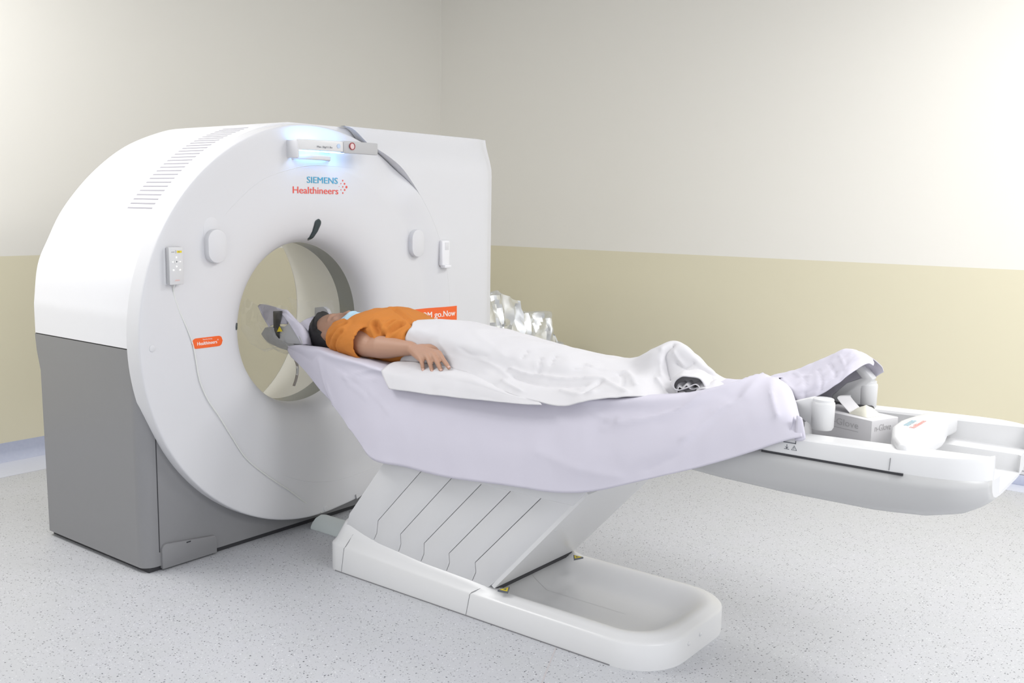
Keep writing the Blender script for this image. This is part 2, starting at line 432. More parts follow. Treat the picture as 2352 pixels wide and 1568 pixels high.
# front cover: bell-mouthed disc
bell = [(.355, -.09), (.3565, -.06), (.364, -.03), (.380, -.004), (.405, .017), (.435, .032), (.47, .042), (.51, .048), (.56, .05), (.69, .05)]
def lipf(th):
    d = math.degrees((th + math.pi) % (2 * math.pi) - math.pi)
    if -72 <= d <= 42: return 0.0
    if 42 < d < 56: return smooth01((d - 42) / 14)
    if -84 < d < -72: return smooth01((-72 - d) / 12)
    return 1.0
RD = .852
def face(r, th):
    if r <= .69: return interp(bell, r)
    t = (r - .69) / (RD - .69); d_ = math.degrees((th + math.pi) % (2 * math.pi) - math.pi)
    L_ = .055 if d_ < 0 else .028 + .027 * smooth01((d_ - 78) / 40)
    xo = .075 + (L_ - .075) * lipf(th)
    l_ = lipf(th); return .05 + (xo - .05) * (l_ * t + (1 - l_) * smooth01(t))
N = 180; TH = [2 * math.pi * k / N for k in range(N)]
rows = [[polar(t, r, x) for t in TH] for r, x in bell[:-1]]
for r in (.684, .69, .696, .72, .76, .80, .845): rows.append([polar(t, r, face(r, t)) for t in TH])
for dr, dx in ((.0, -.001), (.003, -.0025), (.005, -.006), (.006, -.013)): rows.append([polar(t, RD + dr * lipf(t) + .0002, face(RD, t) + dx * lipf(t)) for t in TH])
rows.append([polar(t, RD + .008, -.026) for t in TH])
rows.append([polar(t, .6, -.026) for t in TH])
MB().rows(rows, cv=True).build('front_cover', M_face, G, sharp=35)
# bore: smoked ring and rear funnel
MB().rows([[polar(t, r, x) for t in TH] for r, x in ((.356, -.088), (.355, -.092), (.355, -.19), (.357, -.192))], cv=True).build('scan_ring', M_ring, G, sharp=35)
MB().rows([[polar(t, r, x) for t in TH] for r, x in ((.357, -.191), (.362, -.194), (.375, -.25), (.40, -.36), (.435, -.47), (.48, -.58), (.53, -.70), (.545, -.73), (.54, -.72))], cv=True).build('rear_funnel', M_funnel, G, sharp=35)
# right-hand wing of the front
A3 = angles(math.radians(-76), math.radians(76.4), 120, (corner_tr, math.atan2(.10 - GC[1], 2.05 - GC[0]), math.atan2(.868, 1.223), math.atan2(.868, 1.223) + .003, math.atan2(.868, 1.223) - .003))
def RI(t):
    r = RD + .0006 + .0094 * lipf(t); k = smooth01((math.degrees(t) - 67) / 9)
    return r + (wing_out(t) - .0005 - r) * k
def wing_out(t):
    c, s = math.cos(t), math.sin(t)
    if c > .2:
        r = (2.036 - GC[0]) / c
        for _ in range(4):
            z = min(1.775, GC[1] + r * s); r = (2.036 + .020 * smooth01((z - 1.595) / .18) - GC[0]) / c
    else: r = 9
    if s > 0: r = min(r, (1.775 - GC[1]) / s)
    elif s < 0: r = min(r, (GC[1] - .10) / -s)
    return r
def wing_x(y, z):
    return .075 - .062 * smooth01((z - 1.595) / .19) ** 1.0 - .022 * smooth01((y - 1.97) / .07)
rows = [[polar(t, RI(t), -.02) for t in A3]]
for u in (0, .03, .08, .15, .22, .3, .38, .46, .54, .62, .7, .78, .85, .9, .94, .97, .99, 1):
    r_ = []
    for t in A3:
        ro = wing_out(t); r = RI(t) + (ro - RI(t)) * u; p = polar(t, r, 0); r_.append((wing_x(p[1], p[2]), p[1], p[2]))
    rows.append(r_)
for dx, dr in ((-.006, .004), (-.016, .006)):
    rows.append([(wing_x(*polar(t, wing_out(t), 0)[1:]) + dx, polar(t, wing_out(t) + dr, 0)[1], min(1.777, polar(t, wing_out(t) + dr, 0)[2])) for t in A3])
rows.append([(-.03, polar(t, wing_out(t) + .006, 0)[1], min(1.777, polar(t, wing_out(t) + .006, 0)[2])) for t in A3])
wing_o = MB().rows(rows).build('front_wing', M_face, G, sharp=50)

# vent slots on the shoulder of the shell
arc = [Vector((y, z)) for y, z in prof]
def arc_at(s):
    acc = 0
    for a, c in zip(arc, arc[1:]):
        l = (c - a).length
        if acc + l >= s: return a + (c - a) * ((s - acc) / l), (c - a).normalized()
        acc += l
    return arc[-1], (arc[-1] - arc[-2]).normalized()
mbv = MB()
s0 = 0
acc = 0
for a, c in zip(arc, arc[1:]):
    if c.y >= 1.405 and s0 == 0: s0 = acc + (c - a).length * (1.405 - a.y) / (c.y - a.y)
    acc += (c - a).length
for k in range(27):
    p, d = arc_at(s0 + k * .0222); n2 = Vector((-d.y, d.x))
    q = [p - d * .0030 - n2 * .003, p + d * .0030 - n2 * .003, p + d * .0030 + n2 * .0007, p - d * .0030 + n2 * .0007]
    mbv.prism_x([(v.x, v.y) for v in q], -.272, -.103)
mbv.build('air_vent', M_slot, G)

def on_face(y, z, off=0.0):
    dy, dz = y - GC[0], z - GC[1]; r = math.hypot(dy, dz); th = math.atan2(dz, dy)
    return (face(min(r, RD), th) if r < RD else wing_x(y, z)) + off
# laser windows on the bell mouth (12 and 9 o'clock)
def laser(th0, r0, r1, w):
    rr = []
    for k in range(15):
        u = k / 14; r = r0 + (r1 - r0) * u; hw = w * (math.sqrt(max(0, 1 - max(0, (u - .8) / .2) ** 2)) if u > .8 else min(1, .55 + .6 * u))
        if k in (0, 14): hw = w * .15
        rr.append([polar(th0 + hw * v / r, r, interp(bell, r) + .0015) for v in (-1, -.5, 0, .5, 1)])
    return MB().rows(rr)
solid(laser(math.pi / 2 - .055, .366, .460, .018).build('laser_window', M_window, G), .002)
solid(laser(math.pi - .06, .366, .40, .015).build('laser_window', M_window, G), .002)

# cover caps (pill shapes), each with the outline of its sliding lid
def pill(cy, cz, hw, hh, x0, x1, bev=.006):
    poly = [(cy + hw * math.cos(math.radians(a)), cz + (hh - hw) + hw * math.sin(math.radians(a))) for a in range(0, 181, 12)]
    poly += [(cy - hw * math.cos(math.radians(a)), cz - (hh - hw) - hw * math.sin(math.radians(a))) for a in range(0, 181, 12)]
    return MB().prism_x(poly, x0, x1)
for cy, cz, x in ((.312, 1.262, on_face(.312, 1.262)), (1.452, 1.250, on_face(1.43, 1.25))):
    c = pill(cy, cz, .043, .066, x - .01, x + .028).build('handle_cap', M_face, G, bevel=.005)
    pill(cy - .008, cz + .062, .036, .05, x - .01, x + .0012).build('cap_slide', M_face, c, bevel=.0008)
# screw caps
for y, z in ((.028, .888), (.868, .070)):
    x = on_face(y, z); MB().disc((x - .004, y, z), .013, 24, 'x', .007).build('screw_cap', M_face, G, bevel=.002)
# empty holder on the wing
x = on_face(1.62, 1.2)
h = MB().box(x - .004, x + .022, 1.602, 1.662, 1.135, 1.262).build('remote_holder', M_shell, G, bevel=.009, seg=3)
MB().box(x + .02, x + .0235, 1.622, 1.650, 1.215, 1.252).build('holder_tab', M_face, h, bevel=.001)
MB().box(x, x + .034, 1.610, 1.660, 1.125, 1.142).build('holder_lip', M_shell, h, bevel=.006)
# left holder behind the remote control
xh = on_face(.12, 1.2) - .012
MB().box(xh - .004, xh + .016, .086, .148, 1.118, 1.266).build('remote_holder', M_face, G, bevel=.008, seg=3)

# logo lettering
yx = (0, 1, 0); zx = (0, 0, 1)
text('lettering', 'SIEMENS', (.0008, .786, 1.519), yx, zx, .0265, M_teal, G, width=.174, bold=.028, conform=True)
text('lettering', 'Healthineers', (.0008, .709, 1.474), yx, zx, .0285, M_red, G, width=.254, bold=.022, conform=True)
dots = MB()
for py, pz, r in ((1076, 1070, 12), (1110, 1116, 15), (1146, 1164, 19), (1112, 1208, 14), (1077, 1254, 12), (1042, 1115, 8), (1042, 1207, 8), (1077, 1162, 11), (1007, 1160, 5)):
    y = .962 + (py - 985) / 7.84 * .00246; z = 1.519 - (pz - 1115) / 7.84 * .0023 + .002
    dots.disc((on_face(y, z) + .0006, y, z), r / 7.84 * .0024, 14, 'x', .0006)
dots.build('logo_dots', M_red, G)
# soft creases of the front cover
for pts in ([(0.050,0.338,1.355), (0.050,0.417,1.428), (0.050,0.515,1.502), (0.050,0.603,1.545), (0.050,0.753,1.585), (0.050,0.873,1.595), (0.050,1.025,1.592), (0.050,1.256,1.575)], [(0.050,0.609,0.284), (0.050,0.752,0.222), (0.050,0.904,0.189), (0.050,1.065,0.191), (0.050,1.295,0.221)]):
    P = [Vector((on_face(p[1], p[2]) - .0006, p[1], p[2])) for p in spline(pts, 60)]
    MB().tube(P, [.0016 * min(1, .2 + k / 8, .2 + (60 - k) / 20) for k in range(61)], 8).build('cover_crease', M_face, G, sharp=80)
# orange stickers, following the cover
def on_cover(name, poly, t, material):
    y0 = min(p[0] for p in poly); y1 = max(p[0] for p in poly); rr = []
    for k in range(25):
        y = y0 + (y1 - y0) * k / 24; zs = []
        for (ya, za), (yb, zb) in zip(poly, poly[1:] + poly[:1]):
            if ya != yb and min(ya, yb) - 1e-9 <= y <= max(ya, yb) + 1e-9: zs.append(za + (zb - za) * (y - ya) / (yb - ya))
        lo, hi = min(zs), max(zs)
        rr.append([(on_face(y, z) + o_, y, z) for z, o_ in ((lo, 0), (lo, t), ((lo + hi) / 2, t), (hi, t), (hi, 0))])
    return MB().rows(rr, cap=True).build(name, material, G)
R_ = .0205
pp = [(.3455 - R_ + R_ * math.cos(math.radians(a)), .8865 + R_ * math.sin(math.radians(a))) for a in range(-90, 91, 10)] + [(.2 + R_ - R_ * math.cos(math.radians(a)), .8865 - R_ * math.sin(math.radians(a))) for a in range(-90, 91, 10)]
st = on_cover('sticker', pp, .0012, M_orange)
text('lettering', 'Healthineers', (.0012, .224, .8785), yx, zx, .0135, M_letter, st, width=.092, bold=.028, conform=True)
text('lettering', '\u00b0', (.0012, .318, .8805), yx, zx, .0135, M_letter, st, conform=True)
text('lettering', 'Thanks for choosing', (.0012, .249, .8975), yx, zx, .0045, M_letter, st, width=.044, conform=True)
pt = on_cover('name_plate', [(1.345, .850), (1.738, .850), (1.738, .9285), (1.345, .9285)], .0012, M_orange)
text('lettering', 'SOMATOM go.Now', (.0012, 1.366, .880), yx, zx, .029, M_letter, pt, width=.358, bold=.028, conform=True)

# status bar with its blue light strip
def arcbar(y0, y1, xo0, xo1, thick, z0, z1, n=16, bow=.012):
    rr = []
    for k in range(n + 1):
        u = k / n; y = y0 + (y1 - y0) * u; x = xo0 + (xo1 - xo0) * u + bow * 4 * u * (1 - u)
        rr.append([(x - thick, y, z0), (x, y, z0), (x, y, z1), (x - thick, y, z1)])
    return MB().rows(rr, cv=True, cap=True)
bar = MB()
bar = arcbar(.690, .905, .105, .150, .020, 1.652, 1.696, bow=.006)
bar = bar.build('status_bar', M_white, G, bevel=.004)
g2 = arcbar(.9055, 1.105, .150, .155, .024, 1.648, 1.699, bow=.008).build('control_bar', M_midgrey, bar, bevel=.004)
# carrier lip: wraps from the cover round the left end and under the bar
lip = []
for k in range(21):
    u = k / 20; y = .683 + .27 * u; xo = .025 + (.115 - .025) * math.sin(min(1, u * 2.2) * math.pi / 2)
    if u > .62: xo = .115 - .09 * smooth01((u - .62) / .38)
    xi = .018 + .055 * smooth01((u - .08) / .1) * (1 - smooth01((u - .85) / .15)); xi = min(xi, xo - .012)
    lip.append([(xi, y, 1.615), (xo, y, 1.615), (xo, y, 1.633), (xi, y, 1.633)])
MB().rows(lip, cv=True, cap=True).build('bar_carrier', M_face, bar, bevel=.003)
MB().box(.02, .112, .682, .697, 1.618, 1.692).build('bar_end', M_face, bar, bevel=.006)
MB().box(.02, .105, .86, .93, 1.655, 1.69).build('bar_bracket', M_face, bar, bevel=.004)
MB().box(.082, .100, .70, 1.00, 1.694, 1.697).build('light_strip', M_led, bar)
MB().box(.075, .100, .71, .955, 1.6495, 1.6515).build('light_strip', M_led, bar)
# bar furniture
bx = .1465
text('lettering', 'Max. 5kg/11 lbs', (.1315, .775, 1.664), (.21, 1, 0), zx, .0075, M_ink, bar, width=.072)
d = MB().disc((.1465, .880, 1.675), .0095, 24, 'x', .002).build('round_button', mat('pale_blue_button', (0.5, 0.62, 0.82), .4), bar)
cy, cz = .948, 1.678
rr2 = []
for k in range(28):
    a = 2 * math.pi * k / 28; c_, s_ = math.cos(a), math.sin(a)
    rr2.append([(.1565, cy + .0125 * c_, cz + .0125 * s_), (.1605, cy + .0125 * c_, cz + .0125 * s_), (.1605, cy + .0158 * c_, cz + .0158 * s_), (.1565, cy + .0158 * c_, cz + .0158 * s_)])
btn = MB().rows(rr2, cu=True, cv=True).build('button_ring', mat('dark_red', (0.35, 0.05, 0.06), .4), g2)
MB().disc((.1565, cy, cz), .0122, 24, 'x', .0025).build('stop_button', mat('pale_pink', (0.72, 0.56, 0.56), .4), btn)

# ------------------------------------------------------------------ remote control in the left holder, with its cord
RC = tag(empty('remote_control', (xh + .02, .118, 1.12)), 'slim white remote control with lit keys hanging on left front of scanner', 'remote control')
x0 = xh + .016
MB().box(x0, x0 + .020, .0935, .1525, 1.122, 1.264).build('remote_back', M_midgrey, RC, bevel=.006, seg=3)
MB().box(x0 + .0185, x0 + .026, .0945, .1525, 1.123, 1.263).build('remote_front', M_ltgrey, RC, bevel=.003, seg=2)
xk = x0 + .0262
MB().disc((xk, .1235, 1.209), .0095, 24, 'x', .0008).build('start_key', M_white, RC)
MB().prism_x([(.1215, 1.2055), (.1275, 1.209), (.1215, 1.2125)], xk, xk + .0014).build('start_symbol', M_ink, RC)
for y, z, a, c_ in ((.1235, 1.2255, .0015, .0024), (.1235, 1.191, .0015, .0024), (.108, 1.209, .0024, .0011), (.139, 1.209, .0024, .0011), (.110, 1.178, .0026, .0018), (.138, 1.178, .0026, .0018)):
    MB().box(xk, xk + .0008, y - a, y + a, z - c_, z + c_).build('lit_key', M_backlit, RC)
MB().box(xk, xk + .0008, .1265, .1465, 1.242, 1.250).build('warning_tag', M_yellow, RC)
text('key_symbol', 'R', (xk + .0008, .1330, 1.2435), yx, zx, .005, M_ink, RC)
text('key_symbol', 'o-o', (xk, .1030, 1.244), yx, zx, .004, M_ink, RC, width=.012)
MB().box(xk, xk + .0006, .1205, .1208 + .0004, 1.240, 1.252).build('tag_divider', M_ink, RC)
MB().box(xk, xk + .0006, .116, .134, 1.1405, 1.1415).box(xk, xk + .0006, .113, .135, 1.137, 1.138).build('brand_line', M_pink, RC)
cord = [(x0 + .01, .122, 1.123), (.052, .127, 1.09), (.050, .150, 1.02), (.052, .180, .95), (.054, .203, .885), (.055, .214, .82), (.055, .228, .74), (.055, .262, .66), (.056, .315, .58), (.056, .37, .49), (.056, .44, .385), (.056, .55, .285), (.056, .66, .20), (.052, .75, .125), (.048, .81, .085), (.055, .845, .055)]
MB().tube(spline(cord, 110), .0022, 8).build('cord', M_cable, RC)

# ================================================================== PATIENT TABLE
YT = .815
T = tag(empty('patient_table', (1.2, YT, 0)), 'white motorised scanner table on slanted lift and long floor base, draped with a lavender sheet', 'table')
# floor base
bx0, bx1, bym, bhy = .462, 1.962, .786, .286
cxm = 1.2
def base_h(x, d):
    zw = interp([(.5, .108), (.62, .104), (1.2, .086), (2, .084)], x)
    zt = interp([(.46, .21), (.55, .205), (.70, .160), (.84, .146), (.95, .134), (1.07, .129), (1.27, .121), (1.3, .118)], x)
    left = zw + (zt - zw) * smooth01(d / .036) if d < .036 else zt
    right = zw + .006 * smooth01(d / .012) + .012 * smooth01((d - .01) / .03) - .060 * smooth01((d - .045) / .12)
    t = smooth01((x - 1.24) / .08)
    return left * (1 - t) + right * t
rows = []
for d, top in ((0, 0), (0, 1), (.004, 2), (.010, 2), (.018, 2), (.028, 2), (.036, 2), (.05, 2), (.065, 2), (.08, 2), (.10, 2), (.12, 2), (.14, 2), (.165, 2), (.20, 2), (.24, 2), (.27, 2), (.2856, 2)):
    dl = d * 1.9 if d < .036 else d + .0324
    k = min(.08, d)
    ra, rb = min(max(.17 - d * .6, .03), bhy - d), min(max(.07 - d * .3, .01), bhy - d)
    loop = rrect(cxm - bx0 - dl, bx1 - cxm - d, bhy - d, (ra, rb, rb, ra), 10)
    r_ = []
    # subdivide long sides
    full = []
    for i, p in enumerate(loop):
        q = loop[(i + 1) % len(loop)]
        full.append(p)
        if i % 11 == 10:
            for s in range(1, 16): full.append((p[0] + (q[0] - p[0]) * s / 16, p[1] + (q[1] - p[1]) * s / 16))
    for px, py in full:
        x = px + cxm; z = 0.0 if top == 0 else base_h(x, 0 if top == 1 else d)
        if top == 1: z -= .004
        r_.append((x, py + bym, z))
    rows.append(r_)
MB().rows(rows, cv=True).build('floor_base', M_white, T, sharp=42)
MB().box(.52, 1.79, .498, .5005, .0, .0035).build('base_joint', M_line, T)
# seam lines across the base side
def seam(xb, xt, xz):
    s_ = MB(); yb = bym - bhy
    zt = base_h(xt, 0)
    s_.tube([(xb, yb, .003), (xt, yb, zt - .003), (xt + .004, yb + .004, zt + .004), (xz, yb + .034, base_h(xz, .036) + .0005)], .0011, 6)
    return s_.build('base_seam', M_line, T)
seam(.556, .572, .612); seam(1.195, 1.212, 1.262)
for y, z in ((.70, .052), (.78, .056)): MB().ball((1.962, y, z), .005, .007, .007, 10, 6).build('base_stud', M_white, T)
# crush-warning triangles
def tri(c, u, v, z):
    p = [Vector((c[0], c[1])) + Vector(q) for q in ((u[0], u[1]), (v[0], v[1]), (-u[0] - v[0], -u[1] - v[1]))]
    return p
def warn(pts):
    P = [Vector(p) for p in pts]; c = sum(P, Vector()) / 3
    n = (P[1] - P[0]).cross(P[2] - P[0]).normalized()
    if n.z < 0: n = -n
    a = MB().prism(list(range(3)), lambda i: P[i] - n * .003, lambda i: P[i] + n * .0030).build('warning_triangle', M_ink, T)
    Q = [c + (p - c) * .74 for p in P]
    MB().prism(list(range(3)), lambda i: Q[i] - n * .002, lambda i: Q[i] + n * .0036).build('triangle_field', M_yellow, a)
    S = [c + (p - c) * .3 for p in P]
    MB().prism(list(range(3)), lambda i: S[i], lambda i: S[i] + n * .0040).build('triangle_symbol', M_ink, a)
def basep(x, y):
    d = min(y - (bym - bhy), bym + bhy - y); return (x, y, base_h(x, d))
warn([(1.322, 0.518, 0.120), (1.336, 0.568, 0.120), (1.361, 0.526, 0.120)])
warn([(1.330, 0.972, 0.120), (1.373, 0.976, 0.120), (1.357, 0.936, 0.120)])
# slanted lift column
edges = [[(.553, .180), (.572, .235), (.757, .468), (.812, .535)],
         [(.700, .150), (.722, .190), (.729, .241), (.936, .458), (1.005, .530)],
         [(.834, .135), (.849, .175), (.847, .214), (1.081, .458), (1.15, .530)],
         [(.946, .122), (.966, .165), (.967, .206), (1.218, .463), (1.283, .530)],
         [(1.072, .117), (1.090, .160), (1.088, .196), (1.357, .474), (1.411, .530)],
         [(1.193, .112), (1.213, .155), (1.210, .191), (1.48, .470), (1.539, .530)],
         [(1.268, .112), (1.306, .146), (1.607, .472), (1.660, .530)]]
YN, YF = .530, 1.035
MB().prism_y([(.56, .1), (1.25, .1), (1.63, .528), (.82, .528)], YN + .012, YF - .004).build('lift_core', M_dark, T)
gap = .0016
for i in range(6):
    a = [(x + (gap if i else 0), z) for x, z in edges[i]]; c_ = [(x - gap, z) for x, z in edges[i + 1]]
    MB().prism_y(a + c_[::-1], YN, YN + .02).build('cover_slat', M_panel, T, bevel=.0012)
    MB().prism_y(a + c_[::-1], YF - .02, YF).build('cover_slat', M_panel, T, bevel=.0012)
MB().prism([(YN, 0), (YF, 0), (YF, 1), (YN, 1)], lambda p: (1.285 + .378 * p[1], p[0], .126 + .410 * p[1]), lambda p: (1.297 + .378 * p[1], p[0], .118 + .410 * p[1])).build('end_panel', M_white, T)
MB().box(1.280, 1.2935, YN + .018, YF - .018, .102, .1205).build('end_gap', M_dark, T)
for t_, y in ((.12, .99), (.60, .57), (.84, .94), (.88, .985)):
    MB().ball((1.295 + .378 * t_, y, .121 + .41 * t_), .006, .008, .006, 10, 6).build('panel_screw', M_ltgrey, T)
MB().prism_y([(.72, .478), (1.618, .478), (1.67, .535), (1.76, .635), (.80, .635), (.72, .56)], YN - .004, YF + .004).build('lift_collar', M_panel, T, bevel=.006)

# long table body: lower hull, upper fairing with the open trough at the tail
def halfw(x): return interp([(.40, .17), (.50, .20), (.65, .212), (1.75, .212), (2.0, .265), (2.2, .31), (2.60, .31), (2.68, .304), (2.74, .292), (2.78, .274), (2.803, .256), (2.818, .240), (2.826, .224)], x)
def rim(x): return interp([(.4, .772), (1.9, .776), (2.05, .79), (2.3, .822), (2.6, .830), (2.85, .838)], x)
def low_z(x): return interp([(.40, .70), (.6, .66), (.9, .638), (2.55, .638), (2.68, .648), (2.765, .668), (2.805, .690), (2.826, .712)], x)
XS = [.40, .44, .5, .6, .75, 1.0, 1.4, 1.8, 2.1, 2.3, 2.45, 2.55, 2.60, 2.64, 2.68, 2.72, 2.74, 2.765, 2.785, 2.80, 2.81, 2.818, 2.826]
def hull_sec(x):
    w = halfw(x); zl = low_z(x); zt = .776; h = zt - zl
    h_ = [(w, zt), (w - .002, zt - .25 * h), (w - .010, zt - .5 * h), (w - .028, zt - .75 * h), (w - .06, zt - .91 * h), (w - .11, zt - .985 * h), (w * .4, zl)]
    return [(x, YT - a, z) for a, z in h_] + [(x, YT + a, z) for a, z in h_[::-1]]
solid(MB().rows([hull_sec(x) for x in XS]).build('table_hull', M_hull, T, sharp=50), .003, -1)
def fair_sec(x):
    w = halfw(x); zr = rim(x); k = smooth01((x - 2.56) / .02)
    iw = min(.226, w - .016); fl_ = .722 * k + .760 * (1 - k); st_ = .768 * k + .760 * (1 - k)
    if x < 2.27: fl_ = st_ = zr - .012
    h_ = [(0, fl_), (iw * .60, fl_), (iw * .615, fl_ + .006 * k), (iw * .63, st_ - .008 * k), (iw * .645, st_), (iw * .97, st_ + .004 * k), (iw * .985, st_ + .010 * k), (iw, zr - .006), (iw + .006, zr), (w - .010, zr), (w - .003, zr - .005), (w, zr - .014), (w, .776)]
    return [(x, YT - a, z) for a, z in h_[::-1]] + [(x, YT + a, z) for a, z in h_[1:]]
XF = sorted(set(XS + [2.262, 2.272, 2.562, 2.567, 2.572, 2.577, 2.582]))
MB().rows([fair_sec(x) for x in XF]).build('table_body', M_white, T, sharp=32)
# closing faces: tail end and gantry end
def cap(name, x):
    f_ = [(p[1] + 1e-5 * i, p[2]) for i, p in enumerate(fair_sec(x)[1:-1])]; h_ = [(p[1] + 1e-5 * i, p[2]) for i, p in enumerate(hull_sec(x))]
    f_.sort(); h_.sort()
    ys = sorted(set([p[0] for p in f_ + h_])); y0, y1 = max(f_[0][0], h_[0][0]), min(f_[-1][0], h_[-1][0])
    rr = [[(x, y, interp(f_, y)), (x, y, min(interp(h_, y), interp(f_, y)))] for y in ys if y0 <= y <= y1]
    return MB().rows(rr).build(name, M_white, T)
cap('tail_end', XS[-1]); cap('head_end', XS[0])
# tail closing strip below the trough floor
MB().box(2.255, 2.635, YT - .3115, YT - .30, .7705, .7765).build('side_slot', M_dark, T)
MB().tube([(2.60, YT - .3105, .779), (2.602, YT - .311, .812)], .0009, 6).build('body_seam', M_line, T)
# markings on the side near the drape
yk = YT - .3108
MB().box(2.317, 2.352, yk, yk + .001, .8075, .8100).box(2.350, 2.352, yk, yk + .001, .8075, .816).build('edge_mark', M_ink, T)
MB().box(2.320, 2.334, yk, yk + .001, .7895, .791).box(2.3265, 2.328, yk, yk + .001, .791, .803).prism_y([(2.322, .797), (2.3272, .7915), (2.3325, .797), (2.3272, .7945)], yk, yk + .001).build('arrow_mark', M_ink, T)
MB().prism_y([(2.340, .7895), (2.356, .7895), (2.348, .803)], yk, yk + .001).build('triangle_mark', M_ink, T)
MB().prism_y([(2.3425, .791), (2.3535, .791), (2.348, .8003)], yk - .0006, yk + .001).build('triangle_mark', M_white, T)
MB().box(2.3473, 2.3487, yk - .0010, yk + .001, .7925, .7985).build('triangle_mark', M_ink, T)
# handle yoke bridging the rims, with faded logo
yoke = [(2.61, .53), (2.572, .61), (2.553, .675), (2.534, .74), (2.528, .83), (2.535, .89), (2.545, .95), (2.56, 1.03), (2.64, 1.03), (2.632, .95), (2.647, .86), (2.653, .80), (2.65, .70), (2.645, .60), (2.635, .53)]
yo = MB().prism_z(yoke, .790, .846).build('yoke_handle', M_white, T, bevel=.010, seg=3)
# cradle: thin concave board carrying the patient
rows = []
for x in (.20, .24, .30, .40, 1.0, 2.10, 2.20):
    hw = .14 if x < .22 else (.165 if x < .28 else .188)
    rows.append([(x, YT + hw * v, .788 + .008 * v * v) for v in (-1, -.8, -.5, 0, .5, .8, 1)] + [(x, YT + hw * v, .780 + .006 * v * v) for v in (.98, .6, 0, -.6, -.98)])
MB().rows(rows, cv=True, cap=True).build('cradle', M_black, T, sharp=50)
MB().box(2.22, 2.40, .84, 1.02, .805, .842).build('cradle_end', M_black, T, bevel=.008)
# near and far rest posts and arms at the foot end
for sgn, P in ((-1, (2.371,0.645,0.878)), (1, (2.368,1.030,0.865))):
    post = MB()
    rr = []
    for z, r in ((.828, .026), (.836, .030), (.90, .031), (.905, .030), (.907, .0275), (.914, .0275), (.916, .025)):
        rr.append([(P[0] + r * 1.05 * math.cos(a * math.pi / 12), P[1] + r * math.sin(a * math.pi / 12), z) for a in range(24)])
    po = post.rows(rr, cv=True, cap=True).build('rest_post', M_white, T, sharp=40)
    if sgn < 0:
        arm = MB().prism_y([(2.36, .84), (2.36, .900), (2.350, .915), (2.338, .915), (2.24, .880), (2.24, .842), (2.31, .855), (2.34, .84)], .628, .668).build('rest_arm', M_white, po, bevel=.006)
        MB().box(2.285, 2.325, .60, .64, .826, .846).build('arm_block', M_midgrey, po, bevel=.005)
    else:
        MB().prism_y([(2.362, .832), (2.362, .89), (2.395, .925), (2.352, .968), (2.30, .985), (2.30, .965), (2.335, .950), (2.358, .925), (2.315, .905), (2.27, .86), (2.27, .835)], 1.00, 1.042).build('rest_arm', M_white, po, bevel=.005)
# footrest plate under the raised sheet
MB().prism_y([(2.10, .83), (2.12, .83), (2.34, .955), (2.332, .965)], .82, .97).build('foot_plate', M_ltgrey, T, bevel=.003)
# faded logo on the yoke (separate parts)
ux = (.62, .80, .0); ux = (0.0, 1, 0); uy = (-1, 0, 0)
text('lettering', 'SIEMENS', (2.570, .765, .8463), ux, uy, .014, M_paleteal, yo, width=.085, bold=.028)
text('lettering', 'Healthineers', (2.592, .745, .8463), ux, uy, .015, M_pink, yo, width=.12, bold=.028)

# ------------------------------------------------------------------ head holder (part of the table)
HH = empty('head_holder', (-.12, YT, .80)); HH.parent = T; HH.matrix_parent_inverse = Matrix.Translation(-PIVOT[T.name]); HH.location = (-.12, YT, .80)
rows = []
for x, ra, up in ((-.20, .09, 45), (-.175, .105, 62), (-.12, .115, 80), (-.06, .12, 84), (0, .12, 66), (.05, .115, 42), (.09, .11, 25)):
    o_ = []; i_ = []
    for k in range(17):
        a = math.radians(-90 - up + 2 * up * k / 16)
        o_.append((x, YT + (ra + .016) * math.cos(a), .915 + (ra + .016) * math.sin(a))); i_.append((x, YT + ra * math.cos(a), .915 + ra * math.sin(a)))
    rows.append(o_ + i_[::-1])
MB().rows(rows, cv=True, cap=True).build('holder_shell', M_midgrey, HH, sharp=50)

# ================================================================== SILVER COVER behind the scanner
def crumple(p, amp, sc, seed):
    q = Vector(p) * sc + Vector((seed, 0, seed))
    return Vector((noise.noise(q), noise.noise(q + Vector((9, 3, 1))), noise.noise(q + Vector((2, 8, 5))))) * amp
rows = []
top = [(2.62, .84), (2.98, .87), (3.03, .86), (3.06, .865), (3.12, .82), (3.19, .79), (3.205, .72), (3.24, .70), (3.36, .715), (3.50, .705), (3.58, .66), (3.64, .56), (3.68, .47), (3.72, .465), (3.78, .42), (3.83, .36), (3.86, .30)]
for k in range(76):
    y = 2.62 + (3.86 - 2.62) * k / 75; zt = interp(top, y); r = []
    bulge = .03 * math.sin(y * 33) + .02 * math.sin(y * 71)
    for j in range(44):
        u = j / 43
        if u < .72: x, z = -.55 - .10 * (u / .72) ** 2 + bulge * (1 - u / .72), zt * (u / .72)
        else: v = (u - .72) / .28; x, z = -.65 - .34 * v, zt - .04 * v * v
        c = crumple((x * 1.3, y * 1.5, z * .45), .060, 6.5, 3) + crumple((x, y * 1.3, z * .6), .040, 14, 5) + crumple((x, y, z), .012, 34, 7)
        fade = min(1, z / .1); r.append((x + c.x * fade, y + c.y * .6 * fade, max(.002, z + c.z * .35 * fade)))
    rows.append(r)
sv = MB().rows(rows).build('silver_cover', M_silver, None, sharp=24)
tag(sv, 'crumpled silver plastic sheet draped over equipment behind scanner near right wall', 'cover')

